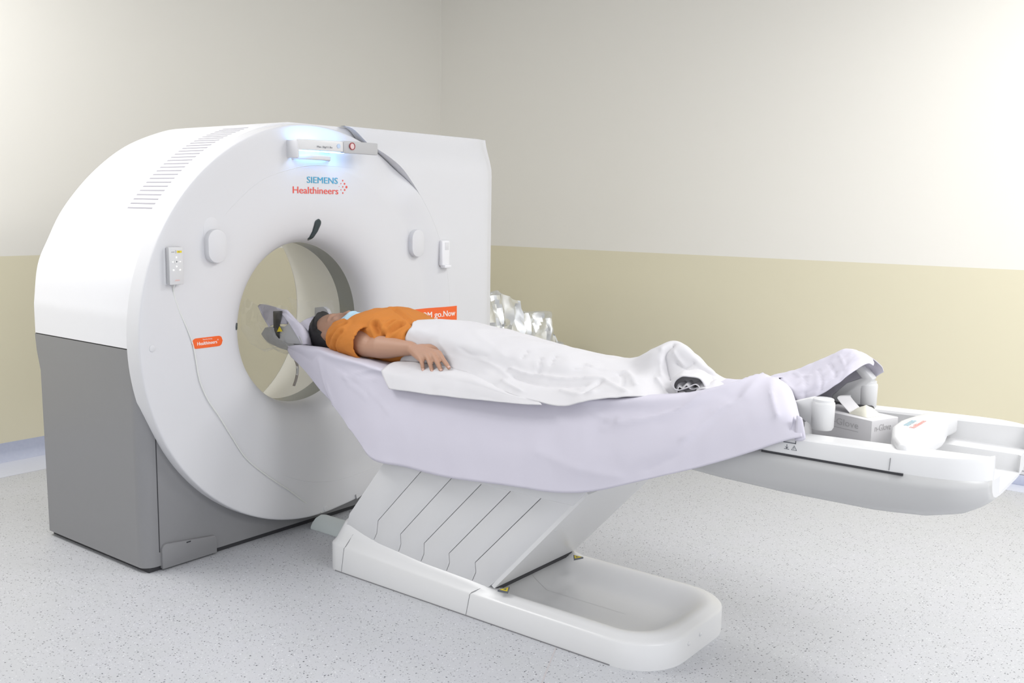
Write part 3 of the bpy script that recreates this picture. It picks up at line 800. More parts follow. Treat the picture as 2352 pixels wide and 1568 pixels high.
# ================================================================== FLOOR DUCT
rows = []
for x in (.06, .09, .3, .458):
    rows.append([(x, .835 + .062 * c, z) for c, z in ((-1, 0.0), (-1, .008), (-.82, .026), (-.5, .042), (0, .050), (.5, .042), (.82, .026), (1, .008), (1, 0))])
tag(MB().rows(rows, cap=True).build('cable_duct', M_duct, None, sharp=50), 'pale rounded cable duct on floor between scanner and table base', 'cable duct')

# ================================================================== PERSON
def pose():
    mb = MB(); Y0 = YT
    # head lying face up
    mb.ball((0.194, Y0, .880), .125, .076, .090, 24, 16)
    mb.ball((0.283, Y0, .893), .074, .056, .060, 20, 12)                 # jaw
    mb.ball((0.342, Y0, .924), .026, .024, .024, 14, 10)                 # chin
    mb.tube([(0.216, Y0, .958), (0.250, Y0, .970), (0.272, Y0, .978), (0.283, Y0, .960)], [.010, .011, .014, .010], 10, round_ends=True)   # nose
    for s in (-1, 1):
        mb.tube([(0.199, Y0 + .014 * s, .964), (0.196, Y0 + .034 * s, .961), (0.199, Y0 + .052 * s, .945)], [.009, .009, .007], 8, round_ends=True)   # brow
        mb.ball((0.223, Y0 + .032 * s, .950), .014, .018, .013, 12, 8)      # closed eye
        mb.ball((0.254, Y0 + .040 * s, .932), .026, .022, .022, 12, 8)      # cheek
        mb.ball((0.199, Y0 + .076 * s, .880), .031, .008, .018, 14, 8)      # ear
    mb.tube([(0.308, Y0 - .017, .954), (0.306, Y0, .957), (0.308, Y0 + .017, .954)], .006, 8, round_ends=True)
    mb.tube([(.270, Y0, .862), (.315, Y0, .868), (.36, Y0, .88)], [.060, .056, .066], 18)                # neck
    # trunk
    tr = [(.32, .07, .835, .90), (.345, .12, .82, .918), (.39, .155, .812, .955), (.44, .165, .81, .985), (.52, .163, .81, .998), (.62, .152, .812, .980), (.72, .128, .812, .950), (.80, .098, .81, .930), (.90, .095, .808, .925), (1.02, .105, .808, .910), (1.08, .095, .81, .890)]
    rr = []
    for x, wy, zb, zt in tr:
        rr.append([(x, Y0 + wy * math.copysign(abs(math.cos(a)) ** .75, math.cos(a)), (zb + zt) / 2 + (zt - zb) / 2 * math.copysign(abs(math.sin(a)) ** .8, math.sin(a))) for a in [2 * math.pi * k / 28 for k in range(28)]])
    mb.rows(rr, cv=True, cap=True)
    for s in (-1, 1):                                                       # legs under the blanket
        mb.tube([(1.00, Y0 + .065 * s, .866), (1.12, Y0 + .064 * s, .862), (1.36, Y0 + .056 * s, .850), (1.42, Y0 + .054 * s, .850), (1.55, Y0 + .050 * s, .846), (1.72, Y0 + .040 * s, .838)], [.070, .062, .046, .044, .042, .030], 16, round_ends=True)
        mb.tube([(1.72, Y0 + .04 * s, .836), (1.745, Y0 + .038 * s, .88), (1.755, Y0 + .034 * s, .925), (1.755, Y0 + .032 * s, .952)], [.030, .031, .028, .018], 12, round_ends=True)
    # far arm along the body
    mb.tube([(.41, Y0 + .15, .895), (.52, Y0 + .185, .870), (.64, Y0 + .190, .852), (.74, Y0 + .18, .852), (.86, Y0 + .165, .855), (.94, Y0 + .16, .855)], [.055, .05, .042, .041, .028, .022], 14, round_ends=True)
    # near arm
    S, E_, Wr = Vector((0.394,0.690,0.899)), Vector((0.582,0.655,0.880)), Vector((0.770,0.668,0.893))
    mb.tube([S, S.lerp(E_, .45) + Vector((0, 0, .006)), S.lerp(E_, .8), E_, E_.lerp(Wr, .22) + Vector((0, -.004, .002)), E_.lerp(Wr, .45), E_.lerp(Wr, .8), Wr],
            [.050, .055, .051, .041, .045, .042, .031, .0275], 18, round_ends=True)
    # hand: palm, four fingers, thumb
    K = [Vector((0.873,0.612,0.867)), Vector((0.895,0.622,0.878)), Vector((0.914,0.634,0.886)), Vector((0.928,0.650,0.894))]
    P1 = [Vector((0.891,0.600,0.849)), Vector((0.925,0.606,0.853)), Vector((0.951,0.614,0.862)), Vector((0.971,0.628,0.870))]
    P2 = [Vector((0.898,0.597,0.831)), Vector((0.941,0.600,0.832)), Vector((0.980,0.604,0.839)), Vector((1.009,0.614,0.851))]
    for i in range(4):
        r = (.0082, .0088, .0092, .0090)[i]
        m0 = Wr.lerp(K[i], .35)
        mb.tube([Wr.lerp(K[i], .1), m0, Wr.lerp(K[i], .75), K[i]], [.020, .0175, .0135, .0112], 12, round_ends=True)
        up = Vector((0, 0, .0035))
        mb.tube([K[i], K[i].lerp(P1[i], .5) + up, P1[i] + up, P1[i].lerp(P2[i], .55) + up * .6, P2[i]], [.0108, r + .0006, r + .0004, r, r * .86], 10, round_ends=True)
    th = [Wr.lerp(K[3], .25) + Vector((0, .012, .004)), Vector((0.855,0.682,0.905)), Vector((0.883,0.690,0.897)), Vector((0.909,0.690,0.888))]
    mb.tube(th, [.017, .0125, .0105, .0088], 10, round_ends=True)
    return mb, K, P1, P2
mbp, K, P1, P2 = pose()
bmp = remeshed(mbp, .0042, 5, .45)
person = mesh_obj('person', bmp, M_skin, None, 180)
tag(person, 'person in orange polo shirt and blue face mask lying on the scanner table', 'person')
for i in range(4):
    d = (P2[i] - P1[i]).normalized(); side = Vector((0, 0, 1)).cross(d).normalized() * -1; n = d.cross(side).normalized()
    if n.y > 0: n = -n
    n = (n + Vector((.2, -.5, .35))).normalized(); side = n.cross(d).normalized()
    c = P2[i] + n * .0066 - d * .001
    rr = []
    for a in range(-3, 4):
        u = a / 3
        rr.append([c + side * .0052 * v + d * .0055 * u - n * .0022 * v * v * 1.0 for v in (-1, -.5, 0, .5, 1)])
    solid(MB().rows(rr).build('fingernail', M_nail, person), .0012)

# hair: cap over the back of the skull
rows = []
for i in range(26):
    t = math.pi * (.015 + .97 * i / 25); r = []
    for k in range(48):
        a = 2 * math.pi * k / 48
        p = Vector((-math.cos(t), math.sin(t) * math.cos(a), math.sin(t) * math.sin(a)))
        q = Vector((.178 + p.x * .130, YT + p.y * .086, .883 + p.z * .103))
        # hairline: forehead high, temples, nape
        front = .118 + .075 * smooth01((.95 - q.z) / .10) - .02 * smooth01((q.z - .93) / .05)
        if q.z < .90: front = .190 + .045 * smooth01((.90 - q.z) / .08)
        if q.x > front:
            s_ = (q - Vector((.18, YT, .885))); q = Vector((.18, YT, .885)) + s_ * .86; q.x = min(q.x, front + .006)
        q += p * (.0035 * noise.noise(q * 55) + .002 * noise.noise(Vector((q.x * 30, q.y * 160, q.z * 160))))
        r.append(q)
    rows.append(r)
MB().rows(rows, cv=True, cap=True).build('hair', M_hair, person, sharp=80)

# face mask, pleated, over nose and mouth
net = []
for u, zc, zs, yw in ((0.254, 0.963, 0.921, 0.058), (0.274, 0.976, 0.916, 0.066), (0.295, 0.986, 0.910, 0.070), (0.318, 0.984, 0.902, 0.070), (0.345, 0.978, 0.896, 0.068), (0.371, 0.970, 0.894, 0.063), (0.397, 0.953, 0.896, 0.056), (0.412, 0.933, 0.894, 0.046)):
    net.append([(u + .004, YT - yw, zs), (u, YT - yw * .72, zs + (zc - zs) * .55), (u, YT - yw * .33, zc - .006), (u, YT, zc), (u, YT + yw * .33, zc - .006), (u, YT + yw * .72, zs + (zc - zs) * .55), (u + .004, YT + yw, zs)])
g = surf(net, 42, 24)
for i, r in enumerate(g):
    for p in r:
        p.z += .0016 * math.sin(i / 42 * math.pi * 9) if 8 < i < 34 else 0
fm_ = solid(MB().rows([list(x) for x in g]).build('face_mask', M_mask, person), .0015)
for s in (-1, 1):
    MB().tube(spline([(0.254, YT + .064 * s, .922), (0.233, YT + .074 * s, .900), (0.222, YT + .083 * s, .885), (0.239, YT + .084 * s, .862), (0.284, YT + .078 * s, .872), (0.345, YT + .058 * s, .900)], 24), .0014, 6).build('ear_loop', M_mask, fm_)

# orange polo shirt
mb = MB()
tr = [(.315, .080, .825, .905), (.335, .125, .812, .925), (.36, .160, .808, .935), (.385, .172, .806, .965), (.42, .178, .806, 1.002), (.48, .178, .806, 1.018), (.54, .176, .806, 1.020), (.60, .172, .806, 1.008), (.66, .165, .806, .990), (.72, .140, .806, .972), (.78, .104, .806, .952), (.84, .092, .806, .935), (.88, .070, .806, .910)]
mb.tube([Vector((0.349,0.715,0.924)), Vector((0.482,0.690,0.937)), Vector((0.584,0.672,0.946))], [.040, .036, .024], 16, round_ends=True)
rr = []
for x, wy, zb, zt in tr:
    rr.append([(x, YT + wy * math.copysign(abs(math.cos(a)) ** .72, math.cos(a)), (zb + zt) / 2 + (zt - zb) / 2 * math.copysign(abs(math.sin(a)) ** .8, math.sin(a))) for a in [2 * math.pi * k / 36 for k in range(36)]])
mb.rows(rr, cv=True, cap=True)
A0, A1 = Vector((0.363,0.690,0.896)), Vector((0.511,0.662,0.893))
mb.tube([Vector((.40, YT - .09, .875)), A0, A0.lerp(A1, .5), A1, A1 + (A1 - A0) * .25], [.055, .068, .072, .073, .074], 20)
mb.tube([Vector((.36, YT + .10, .90)), Vector((.42, YT + .15, .895)), Vector((.50, YT + .185, .878)), Vector((.545, YT + .195, .872))], [.075, .072, .066, .064], 20)
bms = remeshed(mb, .006, 8, .5)
bms.normal_update()
creases = [  # polylines on the shirt pulled in as folds: points, depth, width
    ([(0.528,0.660,0.935), (0.557,0.660,0.872)], 0.0, .01),
    ([(0.551,0.800,1.019), (0.661,0.760,1.007), (0.750,0.740,0.997)], -0.0081, .012),
    ([(0.581,0.680,0.955), (0.624,0.665,0.926), (0.620,0.660,0.887)], -0.0162, .012),
    ([(0.615,0.655,0.887), (0.655,0.670,0.940), (0.684,0.700,0.986)], -0.0121, .012),
    ([(0.639,0.660,0.923), (0.638,0.680,0.950), (0.639,0.710,0.978)], -0.0068, .008),
    ([(0.753,0.640,0.919), (0.743,0.670,0.957), (0.753,0.700,0.985)], -0.0108, .010),
    ([(0.340,0.670,0.849), (0.373,0.660,0.892), (0.434,0.660,0.926)], -0.0095, .011),
    ([(0.401,0.655,0.857), (0.419,0.650,0.886), (0.454,0.650,0.908)], -0.0081, .009),
    ([(0.273,0.700,0.857), (0.292,0.700,0.904), (0.342,0.710,0.939)], -0.0095, .011),
]
segs = []
for pts, dp, wd in creases:
    snap = [min(bms.verts, key=lambda v: (v.co - Vector(p)).length_squared).co.copy() for p in pts]
    segs.append((spline(snap, 24), dp, wd))
dS = (A1 - A0).normalized(); cS = A1 + (A1 - A0) * .25
for v in bms.verts:
    d = 0
    for sp, dp, wd in segs:
        m_ = min((v.co - q).length_squared for q in sp) ** .5
        if m_ < wd * 4: d += dp * math.exp(-(m_ / wd) ** 2) - dp * .6 * math.exp(-((m_ - wd * 1.8) / (wd * .8)) ** 2)
    d += wrinkle(v.co, .0028, 16, 4, (1.0, 1, 1.6))
    v.co += v.normal * d
    q = v.co - cS; al = q.dot(dS); ra = (q - dS * al).length      # hollow mouth of the sleeve
    if abs(al) < .03 and ra < .064: v.co -= dS * .045 * smooth01((.064 - ra) / .008)
shirt = mesh_obj('shirt', bms, M_shirt, person, 180)
# collar
rr = []
for k in range(33):
    a = math.radians(-205 + 320 * k / 32 + 0)
    c_, s_ = math.cos(a), math.sin(a)
    f = 1 + .25 * smooth01((math.cos(a - math.radians(90)) - .2) / .8)
    rr.append([(.318 + .012 * s_ , YT + .066 * c_, .858 + .056 * s_), (.298 + .014 * s_, YT + .074 * c_, .860 + .064 * s_), (.318 + .016 * s_, YT + .094 * c_, .860 + .074 * s_), (.345 + .014 * s_, YT + .110 * c_, .858 + .078 * s_)])
g = [spline(r, 10) for r in rr]
solid(MB().rows(g).build('collar', M_shirt, shirt, sharp=70), .004)
# ================================================================== SHEET under the person
yn = .585
rowsheet = [
    # far hang, far edge, mid, near edge, upper side, lower side, hem (all stations run from head end to foot end)
    [(.090,.99,.812),(.085,.96,.822),(.080,.84,.826),(0.072,0.668,0.835),(0.057,0.664,0.825),(0.057,0.661,0.810),(0.080,0.660,0.787)],
    [(.135,1.01,.800),(.13,.985,.815),(.130,.84,.812),(0.167,0.640,0.846),(0.172,0.630,0.814),(0.179,0.628,0.786),(0.195,0.628,0.755)],
    [(.24,1.03,.78),(.24,1.00,.808),(.24,.83,.808),(0.270,0.625,0.852),(0.275,0.606,0.796),(0.292,0.604,0.747),(0.318,0.604,0.690)],
    [(.33,1.05,.74),(.33,1.01,.806),(.33,.83,.806),(0.350,0.615,0.851),(0.334,0.594,0.818),(0.397,0.580,0.706),(0.458,0.570,0.637)],
    [(.40,1.09,.68),(.40,1.02,.806),(.40,.83,.806),(0.448,0.600,0.841),(0.416,0.582,0.800),(0.554,0.545,0.628),(0.633,0.520,0.538)],
    [(.56,1.14,.66),(.56,1.02,.806),(.56,.83,.806),(0.591,0.592,0.832),(0.580,0.572,0.790),(0.670,0.530,0.630),(0.739,0.498,0.486)],
    [(.74,1.15,.66),(.74,1.02,.806),(.74,.83,.806),(0.724,0.588,0.817),(0.728,0.570,0.779),(0.822,0.522,0.637),(0.907,0.492,0.489)],
    [(.96,1.15,.66),(.96,1.02,.806),(.96,.83,.806),(0.967,0.588,0.806),(0.981,0.572,0.773),(1.065,0.515,0.627),(1.120,0.488,0.490)],
    [(1.22,1.15,.66),(1.22,1.025,.808),(1.22,.83,.806),(1.268,0.588,0.803),(1.290,0.574,0.771),(1.359,0.512,0.629),(1.392,0.484,0.513)],
    [(1.48,1.15,.66),(1.48,1.03,.814),(1.48,.83,.808),(1.514,0.588,0.824),(1.555,0.568,0.782),(1.573,0.510,0.651),(1.579,0.482,0.527)],
    [(1.66,1.15,.67),(1.66,1.04,.825),(1.66,.83,.812),(1.703,0.595,0.841),(1.746,0.566,0.795),(1.755,0.506,0.682),(1.728,0.480,0.561)],
    [(1.83,1.15,.69),(1.83,1.06,.850),(1.83,.83,.826),(1.851,0.610,0.861),(1.922,0.566,0.820),(1.933,0.500,0.727),(1.906,0.476,0.631)],
    [(1.96,1.15,.71),(1.96,1.07,.862),(1.96,.83,.845),(1.983,0.640,0.887),(2.071,0.580,0.865),(2.108,0.510,0.792),(2.087,0.478,0.703)],
    [(2.05,1.15,.73),(2.05,1.07,.868),(2.06,.88,.868),(2.072,0.690,0.915),(2.164,0.610,0.905),(2.222,0.530,0.856),(2.229,0.480,0.767)],
    [(2.12,1.15,.75),(2.12,1.06,.878),(2.12,.93,.892),(2.140,0.740,0.933),(2.236,0.640,0.930),(2.297,0.545,0.883),(2.326,0.484,0.816)],
    [(2.19,1.14,.77),(2.18,1.05,.885),(2.16,.96,.905),(2.174,0.800,0.929),(2.259,0.690,0.919),(2.330,0.570,0.880),(2.374,0.490,0.835)],
]
mb = MB()
sheet_folds = [
    ([(0.506,0.580,0.763),(0.591,0.575,0.791),(0.688,0.575,0.819)], .005, .006),
    ([(0.506,0.580,0.763),(0.579,0.575,0.757),(0.672,0.570,0.773)], .004, .005),
    ([(0.535,0.575,0.742),(0.591,0.570,0.722),(0.649,0.560,0.702)], .004, .005),
    ([(0.668,0.560,0.721),(0.725,0.550,0.699),(0.787,0.540,0.672)], .004, .005),
    ([(0.470,0.590,0.798),(0.493,0.585,0.784),(0.525,0.580,0.771)], -.004, .006),
    ([(0.401,0.590,0.723),(0.465,0.570,0.611),(0.558,0.540,0.544)], .006, .012),
    ([(0.345,0.600,0.804),(0.381,0.590,0.721),(0.447,0.575,0.635)], .006, .010),
    ([(1.140,0.560,0.731),(1.169,0.530,0.626),(1.206,0.490,0.508)], .0022, .004),
    ([(0.851,0.550,0.711),(0.888,0.520,0.599),(0.926,0.490,0.497)], .0018, .004),
    ([(2.151,0.740,0.929),(2.114,0.660,0.918),(2.037,0.620,0.886),(1.961,0.575,0.831),(1.879,0.565,0.790),(1.775,0.560,0.765)], .014, .016),
    ([(2.165,0.720,0.928),(2.153,0.620,0.903),(2.105,0.570,0.858),(2.057,0.530,0.800),(2.012,0.510,0.770)], .010, .014),
    ([(2.142,0.600,0.891),(2.087,0.550,0.827),(2.005,0.500,0.725),(1.914,0.485,0.666)], -.008, .020),
    ([(2.191,0.700,0.929),(2.245,0.600,0.899),(2.288,0.540,0.858)], .010, .010),
    ([(1.636,0.570,0.801),(1.687,0.566,0.787),(1.722,0.562,0.770)], .005, .006),
    ([(1.722,0.562,0.770),(1.747,0.566,0.784),(1.777,0.560,0.773)], .004, .005),
    ([(1.710,0.550,0.743),(1.750,0.550,0.749),(1.777,0.560,0.773)], .004, .005),
    ([(1.496,0.510,0.638),(1.640,0.500,0.621),(1.807,0.490,0.619)], .006, .022),
]
drape(mb, rowsheet, 190, 84, .0035, 7, 2, (1, 1, .7), sheet_folds)
# end cover over the raised foot plate
hump = [
    [(2.20,1.09,.80),(2.17,1.04,.862),(2.036,0.950,0.887),(2.094,0.860,0.895),(2.196,0.740,0.903),(2.258,0.705,0.895),(2.291,0.690,0.876)],
    [(2.23,1.09,.82),(2.20,1.04,.880),(2.147,0.950,0.927),(2.208,0.860,0.929),(2.281,0.740,0.928),(2.315,0.705,0.918),(2.335,0.690,0.910)],
    [(2.27,1.09,.85),(2.25,1.04,.905),(2.224,0.950,0.962),(2.274,0.860,0.960),(2.334,0.750,0.955),(2.358,0.715,0.945),(2.370,0.700,0.936)],
    [(2.32,1.09,.87),(2.31,1.04,.935),(2.293,0.950,1.001),(2.334,0.870,0.996),(2.376,0.780,0.989),(2.393,0.750,0.981),(2.404,0.730,0.973)],
    [(2.36,1.08,.90),(2.355,1.04,.955),(2.329,0.950,1.018),(2.366,0.880,1.015),(2.400,0.810,1.009),(2.414,0.785,1.000),(2.422,0.770,0.992)],
    [(2.39,1.06,.93),(2.385,1.03,.968),(2.369,0.940,1.016),(2.396,0.890,1.015),(2.420,0.840,1.012),(2.429,0.820,1.008),(2.434,0.810,1.001)],
    [(2.41,1.05,.945),(2.41,1.02,.965),(2.409,0.930,1.000),(2.424,0.890,1.001),(2.435,0.860,0.999),(2.441,0.840,0.997),(2.443,0.830,0.993)],
]
hump_folds = [([(2.240,0.840,0.932),(2.284,0.740,0.922),(2.298,0.700,0.897)], -.004, .004), ([(2.278,0.850,0.959),(2.327,0.740,0.950),(2.340,0.700,0.928)], -.004, .004),
    ([(2.306,0.860,0.977),(2.355,0.770,0.971),(2.372,0.740,0.958)], -.004, .004), ([(2.192,0.900,0.932),(2.228,0.850,0.932),(2.264,0.820,0.935)], .004, .004),
    ([(2.324,0.900,1.001),(2.362,0.820,0.996),(2.387,0.760,0.985)], .003, .004), ([(2.153,0.860,0.908),(2.232,0.740,0.907),(2.285,0.690,0.884)], .008, .008)]
drape(mb, hump, 70, 60, .0030, 16, 6, (1.6, .5, 1), hump_folds)
# loop of cloth hanging at the corner
loop = []
for k in range(13):
    a = math.radians(-100 + 300 * k / 12)
    c0 = Vector((2.352,0.515,0.860)); c1 = Vector((2.356,0.505,0.829))
    loop.append([c0.lerp(c1, t) + Vector((.016 * (1 + .5 * t) * math.cos(a), .004 * math.sin(a) - .006, .010 * t * math.sin(a))) for t in (-.6, 0, .5, 1)])
mb.rows([spline(r, 10) for r in loop])
sheet = mb.build('bed_sheet', M_sheet, None, sharp=180)
solid(sheet, .0025)
tag(sheet, 'lavender bed sheet hanging over the side of the scanner table under the person', 'sheet')

# ================================================================== BLANKET over the legs
main = [
    [(.93,1.03,.82),(.90,1.00,.90),(.86,.94,.975),(0.696,0.800,0.984),(0.730,0.710,0.965),(0.721,0.690,0.928),(0.707,0.690,0.875),(0.710,0.668,0.836)],
    [(1.0,1.04,.82),(.97,1.00,.90),(.94,.94,.970),(0.797,0.800,0.994),(0.860,0.705,0.951),(0.858,0.688,0.896),(0.872,0.668,0.857),(0.902,0.636,0.831)],
    [(1.08,1.05,.82),(1.05,1.01,.88),(1.02,.94,.960),(0.908,0.800,0.991),(0.992,0.690,0.937),(1.008,0.665,0.885),(1.046,0.640,0.852),(1.121,0.600,0.829)],
    [(1.22,1.06,.82),(1.20,1.03,.86),(1.17,.94,.945),(1.099,0.800,0.967),(1.186,0.690,0.920),(1.221,0.647,0.871),(1.263,0.594,0.836),(1.332,0.550,0.809)],
    [(1.32,1.07,.83),(1.30,1.04,.865),(1.28,.95,.925),(1.249,0.800,0.954),(1.340,0.690,0.910),(1.385,0.642,0.864),(1.432,0.579,0.829),(1.474,0.535,0.799)],
    [(1.42,1.07,.84),(1.40,1.045,.872),(1.38,.95,.912),(1.385,0.810,0.941),(1.479,0.700,0.908),(1.516,0.652,0.870),(1.560,0.584,0.838),(1.571,0.532,0.803)],
    [(1.52,1.08,.84),(1.50,1.05,.876),(1.48,.96,.905),(1.497,0.820,0.927),(1.597,0.720,0.900),(1.634,0.662,0.877),(1.660,0.604,0.862),(1.679,0.550,0.840)],
    [(1.62,1.08,.85),(1.60,1.055,.880),(1.58,.97,.905),(1.629,0.820,0.923),(1.708,0.730,0.901),(1.754,0.672,0.886),(1.777,0.634,0.870),(1.806,0.585,0.858)],
    [(1.69,1.07,.85),(1.68,1.04,.895),(1.67,.97,.935),(1.739,0.800,0.970),(1.775,0.740,0.918),(1.802,0.700,0.888),(1.826,0.670,0.867),(1.855,0.630,0.853)],
    [(1.73,1.05,.86),(1.73,1.02,.935),(1.735,.95,.978),(1.797,0.810,0.998),(1.820,0.760,0.932),(1.847,0.720,0.891),(1.875,0.690,0.866),(1.905,0.655,0.857)],
    [(1.80,1.05,.86),(1.80,1.01,.93),(1.79,.94,.965),(1.851,0.810,0.991),(1.890,0.770,0.931),(1.921,0.730,0.894),(1.947,0.700,0.877),(1.966,0.675,0.866)],
    [(1.86,1.05,.86),(1.85,1.01,.89),(1.84,.94,.90),(1.912,0.810,0.947),(1.941,0.780,0.912),(1.974,0.740,0.891),(1.994,0.715,0.880),(2.011,0.695,0.875)],
    [(1.90,1.04,.862),(1.89,1.00,.868),(1.88,.94,.868),(1.955,0.820,0.906),(1.979,0.790,0.896),(1.999,0.760,0.889),(2.016,0.735,0.886),(2.030,0.715,0.882)],
    [(1.93,1.03,.83),(1.925,.99,.835),(1.92,.94,.835),(1.92,.82,.828),(1.925,.79,.826),(1.93,.76,.824),(1.93,.735,.822),(1.93,.715,.82)],
]
mb = MB()
blanket_folds = [
    ([(1.271,0.660,0.861),(1.343,0.650,0.849),(1.413,0.645,0.848),(1.497,0.650,0.853),(1.570,0.660,0.862),(1.636,0.670,0.872)], .010, .008),
    ([(1.302,0.630,0.847),(1.418,0.610,0.834),(1.518,0.620,0.838),(1.590,0.630,0.850)], -.010, .012),
    ([(1.636,0.670,0.872),(1.630,0.630,0.858),(1.617,0.590,0.841)], -.012, .009),
    ([(1.636,0.670,0.872),(1.696,0.630,0.860),(1.763,0.600,0.855)], .010, .008),
    ([(1.810,0.800,0.995),(1.799,0.780,0.963),(1.813,0.760,0.928),(1.841,0.730,0.896)], -.020, .010),
    ([(1.783,0.790,0.970),(1.792,0.760,0.936),(1.813,0.730,0.892)], .010, .012),
    ([(1.685,0.730,0.906),(1.718,0.700,0.882),(1.768,0.650,0.862)], .008, .008),
    ([(1.673,0.710,0.890),(1.698,0.680,0.871),(1.720,0.640,0.857)], -.007, .008),
    ([(1.809,0.710,0.892),(1.839,0.690,0.873),(1.873,0.660,0.856)], .008, .007),
    ([(1.848,0.770,0.939),(1.876,0.770,0.928),(1.900,0.780,0.947)], -.009, .008),
    ([(1.828,0.790,0.969),(1.847,0.780,0.949),(1.871,0.770,0.934)], .008, .007),
    ([(1.287,0.690,0.905),(1.291,0.700,0.919),(1.287,0.720,0.930)], -.006, .006),
    ([(1.385,0.660,0.868),(1.366,0.680,0.894),(1.355,0.700,0.915)], -.006, .006),
    ([(1.414,0.680,0.899),(1.410,0.700,0.917),(1.403,0.720,0.934)], -.006, .006),
    ([(1.513,0.690,0.891),(1.532,0.700,0.910),(1.551,0.710,0.926)], -.006, .006),
    ([(1.536,0.720,0.917),(1.595,0.710,0.904),(1.673,0.720,0.903)], .006, .006),
    ([(1.131,0.660,0.883),(1.215,0.655,0.864),(1.285,0.620,0.840)], .006, .010),
    ([(1.270,0.600,0.829),(1.327,0.585,0.818),(1.376,0.570,0.809)], .006, .006),
    ([(1.011,0.680,0.916),(1.068,0.675,0.898),(1.135,0.680,0.896)], -.005, .010),
    ([(0.905,0.680,0.921),(0.961,0.665,0.888),(1.005,0.640,0.847)], .006, .012),
    ([(1.023,0.740,0.975),(1.138,0.700,0.942),(1.214,0.680,0.905)], .004, .010),
    ([(1.522,0.590,0.825),(1.597,0.580,0.826),(1.648,0.590,0.841)], .008, .008),
]
drape(mb, main, 190, 90, .0055, 8, 3, (1, 1, 1), blanket_folds)
flap = [
    [(0.707,0.662,0.836),(0.706,0.630,0.833),(0.709,0.584,0.819),(0.716,0.564,0.810),(0.752,0.546,0.782),(0.788,0.532,0.757)],
    [(0.789,0.662,0.845),(0.833,0.604,0.832),(0.846,0.574,0.816),(0.856,0.556,0.803),(0.874,0.540,0.780),(0.894,0.528,0.762)],
    [(0.916,0.644,0.848),(0.961,0.594,0.832),(0.973,0.569,0.816),(0.987,0.552,0.800),(1.005,0.536,0.781),(1.025,0.524,0.766)],
    [(1.111,0.624,0.841),(1.153,0.576,0.830),(1.168,0.558,0.816),(1.184,0.544,0.803),(1.198,0.532,0.788),(1.213,0.521,0.776)],
    [(1.305,0.584,0.817),(1.342,0.546,0.809),(1.356,0.536,0.802),(1.365,0.531,0.797),(1.374,0.525,0.791),(1.383,0.520,0.786)],
    [(1.438,0.564,0.807),(1.466,0.540,0.803),(1.474,0.534,0.799),(1.480,0.531,0.797),(1.485,0.527,0.796),(1.491,0.524,0.794)],
]
drape(mb, flap, 60, 26, .003, 12, 9)
blanket = mb.build('blanket', M_blanket, None, sharp=180)
solid(blanket, .003)
tag(blanket, 'white cotton blanket covering the person from waist to feet', 'blanket')
# bunched corner of the blanket by the feet
mb = MB()
def fold(path, prof_pts, n=30, m=20, amp=.003, seed=1):
    P = spline(path, n); rr = []
    for i, p in enumerate(P):
        t = (P[min(i + 1, n)] - P[max(i - 1, 0)]).normalized(); b_ = Vector((0, 0, 1)); a_ = t.cross(b_).normalized(); b_ = a_.cross(t)
        s_ = .75 + .25 * math.sin(math.pi * i / n)
        rr.append([p + (a_ * q[0] + b_ * q[1]) * s_ + crumple(p + a_ * q[0], amp, 30, seed) for q in [(v.x, v.y) for v in spline([(x, y, 0) for x, y in prof_pts], m)]])
    mb.rows(rr)
roll = [(-.066, -.040), (-.074, -.010), (-.060, .022), (-.030, .040), (.010, .042), (.044, .030), (.060, .008), (.055, -.012), (.032, -.018), (.004, -.004), (-.026, .012), (-.046, -.006), (-.036, -.028), (.0, -.034), (.030, -.032), (.052, -.038)]
fold([(1.901,0.800,0.891), (1.917,0.745,0.889), (1.931,0.700,0.888), (1.939,0.668,0.890)], roll, 26, 60, amp=.007, seed=2)
fold([(1.923,0.740,0.885), (1.935,0.700,0.881), (1.940,0.672,0.878)], [(-.058, -.018), (-.040, .014), (-.012, .004), (.008, .022), (.026, .006), (.040, .010), (.046, -.014), (.018, -.010), (.002, -.022), (-.020, -.010), (-.034, -.022)], 18, 44, amp=.006, seed=11)
roll2 = [(-.050, -.020), (-.046, .004), (-.018, .016), (.012, .010), (.022, -.006), (.004, -.014), (-.020, -.010)]
fold([(1.989,0.745,0.898), (1.982,0.705,0.885), (1.984,0.672,0.879)], roll2, 20, 30, amp=.007, seed=6)
bc = mb.build('bunched_corner', M_blanket, blanket, sharp=180)
solid(bc, .003)

# ================================================================== TOWEL in the head holder
mb = MB()
net = [
    [(-0.182,0.700,0.981),(-0.167,0.705,0.991),(-0.102,0.705,0.989),(-0.025,0.690,0.984),(0.014,0.700,0.971)],
    [(-0.138,0.690,0.937),(-0.144,0.700,0.947),(-0.078,0.695,0.953),(-0.029,0.688,0.958),(0.008,0.705,0.952)],
    [(-0.085,0.680,0.897),(-0.079,0.685,0.904),(-0.061,0.685,0.910),(-0.033,0.690,0.916),(0.006,0.710,0.917)],
]
drape(mb, net, 16, 22, .003, 18, 3)
net = [
    [(-0.048,0.690,0.984),(-0.020,0.700,0.980),(-0.000,0.712,0.973),(-0.012,0.750,0.939)],
    [(-0.008,0.690,0.959),(0.014,0.700,0.956),(0.045,0.712,0.946),(0.033,0.750,0.920)],
    [(0.036,0.690,0.925),(0.070,0.700,0.927),(0.091,0.715,0.913),(0.069,0.760,0.892)],
    [(0.081,0.690,0.881),(0.108,0.700,0.886),(0.118,0.720,0.874),(0.087,0.770,0.858)],
    [(0.116,0.692,0.839),(0.129,0.705,0.841),(0.122,0.730,0.834),(0.092,0.780,0.822)],
]
drape(mb, net, 40, 24, .003, 16, 5)
